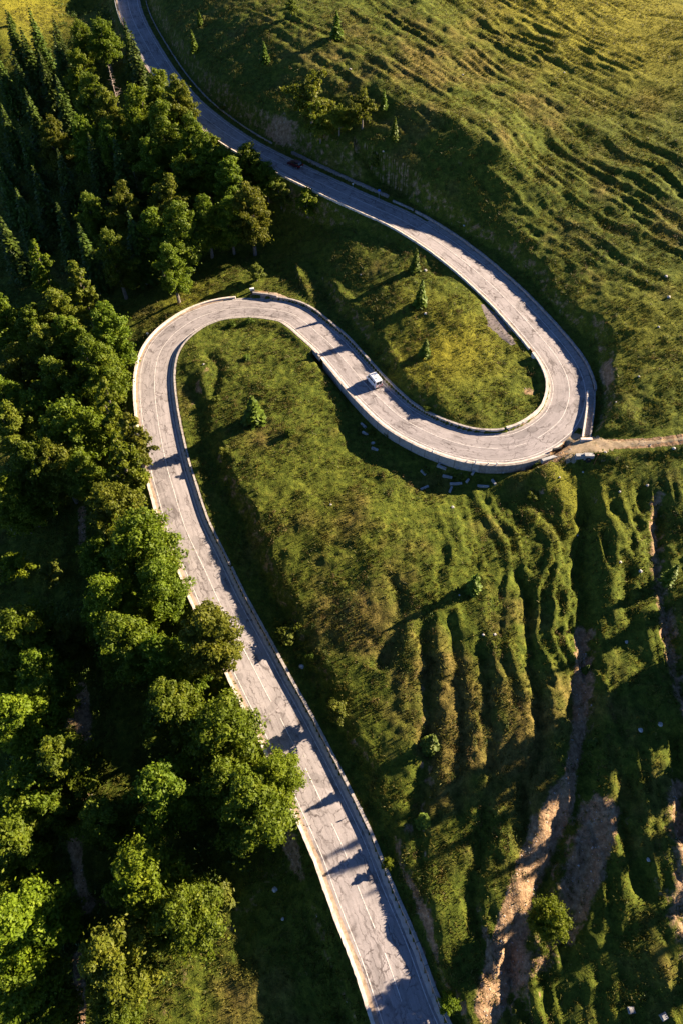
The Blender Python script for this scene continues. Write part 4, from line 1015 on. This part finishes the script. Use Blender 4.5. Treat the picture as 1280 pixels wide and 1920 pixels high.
# white sign board with its plinth at the top of the left hairpin
g = ground_at(473, 545, .2); e_ = empty('concrete_marker', g, .3); e_.scale = (.7, .7, .7); tag(e_, 'white block marker on a grey plinth above the left hairpin', 'marker')
mb = MB(); mb.box(-.75,.75,-.3,.3,.55,1.25); mb.build('head', M_vwhite, e_, .04)
mb = MB(); mb.box(-.5,.5,-.25,.25,-.4,.55); mb.build('plinth', M_conc, e_, .02)
pd = px_path([(474,550),(490,552),(506,554),(520,557)], [11.3,11.4,11.5,11.6])
o = sweep_path('ditch_wall', *pd, [(-.2,-.4),(-.2,.35),(.15,.35),(.15,-.4)], M_chan, closed=True); tag(o, 'dark drain edge running from the white block marker to the road', 'wall')
# guardrail at the top left
gr = empty('guardrail', (0,0,0)); tag(gr, 'white guardrail at the top left of the highest road stretch', 'guardrail')
i0 = int(S(252,40)/.6)+NE; i1 = i0+ 30
pr = R3[i0:i1].copy(); pr[:, 0] -= Nn[i0:i1, 0]*4.1; pr[:, 1] -= Nn[i0:i1, 1]*4.1
sweep_path('rail', pr, Nn[i0:i1], RS[i0:i1], [(-.05,.45),(-.05,.8),(.0,.62+.18),(.03,.62),(0,.45)], M_rail, gr, closed=True)
for q_ in pr[::5]: MB().box(q_[0]-.07,q_[0]+.07,q_[1]-.07,q_[1]+.07,q_[2]-.4,q_[2]+.75).build('post', M_rail, gr)
# pale stumps in the wood
for i, (px, py, h_, lb) in enumerate([(24,993,2.6,'leaning pale broken trunk at the left frame edge in the glade'),(219,680,1.6,'short pale trunk stub outside the left hairpin'),(178,545,2.2,'pale bare stem under the tall narrow tree'),(193,447,2.,'short pale stem in the shade below the lit row')]):
    g = ground_at(px, py, h_*.5); e_ = empty('tree_stump', g); tag(e_, lb, 'tree stump', 'pale broken trunks')
    mb = MB(); mb.tube([(0,0,-.3),(-.05,.0,h_*.5),(-.25,.1,h_)], [.24,.2,.15], 9); mb.build('trunk', M_dead, e_)
    mb = MB(); mb.tube([(-.02,0,h_*.55),(.35,.1,h_*.75)], [.06,.02], 5); mb.build('branch', M_dead, e_)

# ------------------------------------------------------------------ vehicles
def loft(prof_, hw, tumble, mat, name, parent):
    """body from a side outline (x,z) with a half width; tumble narrows it with height"""
    zs = [p[1] for p in prof_]; z0, z1 = min(zs), max(zs); V = []
    for sgn in (-1, 1):
        for x, z_ in prof_: V.append((x, sgn*(hw-tumble*((z_-z0)/(z1-z0))**2), z_))
    n_ = len(prof_); Fs = [tuple(range(n_)), tuple(range(2*n_-1, n_-1, -1))]
    for i in range(n_): j = (i+1) % n_; Fs.append((i, n_+i, n_+j, j))
    o = mesh(name, V, Fs, mat, parent); bm = bmesh.new(); bm.from_mesh(o.data); bmesh.ops.recalc_face_normals(bm, faces=bm.faces)
    bmesh.ops.bevel(bm, geom=bm.edges[:], offset=.06, segments=2, affect='EDGES'); bm.to_mesh(o.data); bm.free(); return o
def wheels(t, xf, xr_, hw, r):
    for x in (xf, xr_):
        for s_ in (-1, 1):
            y0 = s_*(hw-.17); y1 = s_*(hw+.03)
            w_ = MB().tube([(x,y0,r),(x,y1,r)], [r,r], 20).build('wheel', M_tyre, t)
            MB().tube([(x,y1-s_*.02,r),(x,y1+s_*.012,r)], [r*.6,r*.6], 14).build('rim', M_metal, w_)
# white camper van, seen from behind
p, a_ = at(S(693,722), -1.55, .045); van = empty('van', p, a_+math.pi); tag(van, 'white high-roofed camper van on the middle stretch, seen from behind', 'van'); van.scale = (.66, .8, .82)
loft([(-2.75,.32),(-2.8,1.2),(-2.72,2.45),(-2.5,2.62),(.9,2.66),(1.35,2.5),(2.0,1.45),(2.65,1.15),(2.82,.75),(2.8,.32)], 1.0, .1, M_vwhite, 'body', van)
wheels(van, 1.8, -1.7, .98, .36)
for s_ in (-1, 1):
    MB().add([(1.25,s_*.955,2.2),(1.85,s_*.985,1.5),(.85,s_*.99,1.5),(.85,s_*.95,2.2)], [(0,1,2,3)]).build('side_window', M_glass, van)
    MB().box(-.9,.6,min(s_*.93,s_*.975),max(s_*.93,s_*.975),1.55,2.1).build('side_window', M_glass, van)
    MB().box(-2.2,-1.3,min(s_*.93,s_*.975),max(s_*.93,s_*.975),1.55,2.1).build('side_window', M_glass, van)
    MB().box(-2.86,-2.78,min(s_*.82,s_*.96),max(s_*.82,s_*.96),.8,1.35).build('tail_light', M_redlamp, van)
    MB().box(2.72,2.84,min(s_*.6,s_*.9),max(s_*.6,s_*.9),.78,.98).build('headlight', M_metal, van)
    MB().box(1.2,1.4,min(s_*1.0,s_*1.2),max(s_*1.0,s_*1.2),1.5,1.8).build('mirror', M_black, van)
MB().add([(1.42,-.8,2.43),(1.42,.8,2.43),(2.04,.88,1.48),(2.04,-.88,1.48)], [(0,1,2,3)]).build('windscreen', M_glass, van).location.x = .03
MB().box(-2.83,-2.74,-.75,-.06,1.4,2.2).build('rear_window', M_glass, van); MB().box(-2.83,-2.74,.06,.75,1.4,2.2).build('rear_window', M_glass, van)
MB().box(-2.92,-2.75,-.95,.95,.35,.6).build('bumper', M_black, van, .02); MB().box(-2.95,-2.9,-.26,.26,.62,.76).build('number_plate', M_plate, van)
for x, y_, w_ in [(-.1,-.1,.22),(-1.6,.25,.22),(-2.2,-.45,.16)]: MB().box(x-w_,x+w_,y_-w_,y_+w_,2.63,2.74).build('roof_vent', M_metal, van, .02)
bk = MB()
for k_ in range(3): bk.tube([(-2.98,-.6,.8+.38*k_),(-2.98,.6,.8+.38*k_)], [.025,.025], 6)
for y_ in (-.55,.55): bk.tube([(-2.82,y_,1.9),(-3.0,y_,1.6),(-3.02,y_,.7)], [.025]*3, 6)
rk = bk.build('bicycle_rack', M_metal, van)
# bicycle on the rack
by = empty('bicycle', at(S(693,722), -1.55, .045)[0], a_+math.pi); tag(by, 'bicycle with a red frame strapped on the back of the white van', 'bicycle'); by.scale = (.72, .8, .8)
for y_ in (-.5,.5):
    wh = MB(); wh.tube([(-3.1,y_+.33*math.cos(t),1.1+.33*math.sin(t)) for t in np.linspace(0, 2*math.pi, 22)], [.028]*22, 6, False); wh.build('wheel', M_tyre, by)
fr = MB()
for a1, b1 in [((-.5,1.1),(-.2,1.6)),((-.2,1.6),(.35,1.6)),((.35,1.6),(.5,1.1)),((-.2,1.6),(.0,1.1)),((.0,1.1),(.35,1.55)),((-.5,1.1),(.0,1.1)),((-.2,1.6),(-.24,1.75)),((.35,1.6),(.33,1.78))]:
    fr.tube([(-3.1,a1[0],a1[1]),(-3.1,b1[0],b1[1])], [.025,.025], 6)
fr.build('frame', M_redlamp, by); MB().box(-3.16,-3.04,-.36,-.14,1.75,1.8).build('saddle', M_black, by); MB().tube([(-3.3,.33,1.78),(-2.93,.33,1.78)],[.02,.02],6).build('handlebar', M_black, by)
# dark red hatchback on the shaded upper road
p, a_ = at(S(545,316), 1.6, .045); car = empty('car', p, a_); tag(car, 'dark red hatchback in the shade on the upper road', 'car')
loft([(-1.95,.35),(-2.0,.75),(-1.92,.95),(1.1,.97),(1.85,.82),(2.0,.6),(1.98,.35)], .86, .06, M_vred, 'body', car)
loft([(-1.85,.93),(-1.5,1.42),(-.2,1.47),(.35,1.40),(1.05,.95)], .76, .12, M_glass, 'windows', car)
loft([(-1.5,1.40),(-1.4,1.475),(-.2,1.51),(.28,1.44),(.3,1.38)], .66, .05, M_vred, 'roof', car)
wheels(car, 1.25, -1.25, .84, .31)
for s_ in (-1, 1):
    MB().box(-2.03,-1.93,min(s_*.6,s_*.82),max(s_*.6,s_*.82),.68,.9).build('tail_light', M_redlamp, car)
    MB().box(1.88,2.0,min(s_*.5,s_*.78),max(s_*.5,s_*.78),.6,.75).build('headlight', M_metal, car)
    MB().box(.55,.7,min(s_*.86,s_*1.02),max(s_*.86,s_*1.02),.92,1.05).build('mirror', M_vred, car)
MB().box(-2.06,-2.0,-.25,.25,.5,.62).build('number_plate', M_plate, car)
print('terrain', X.shape, 'grass', ng)
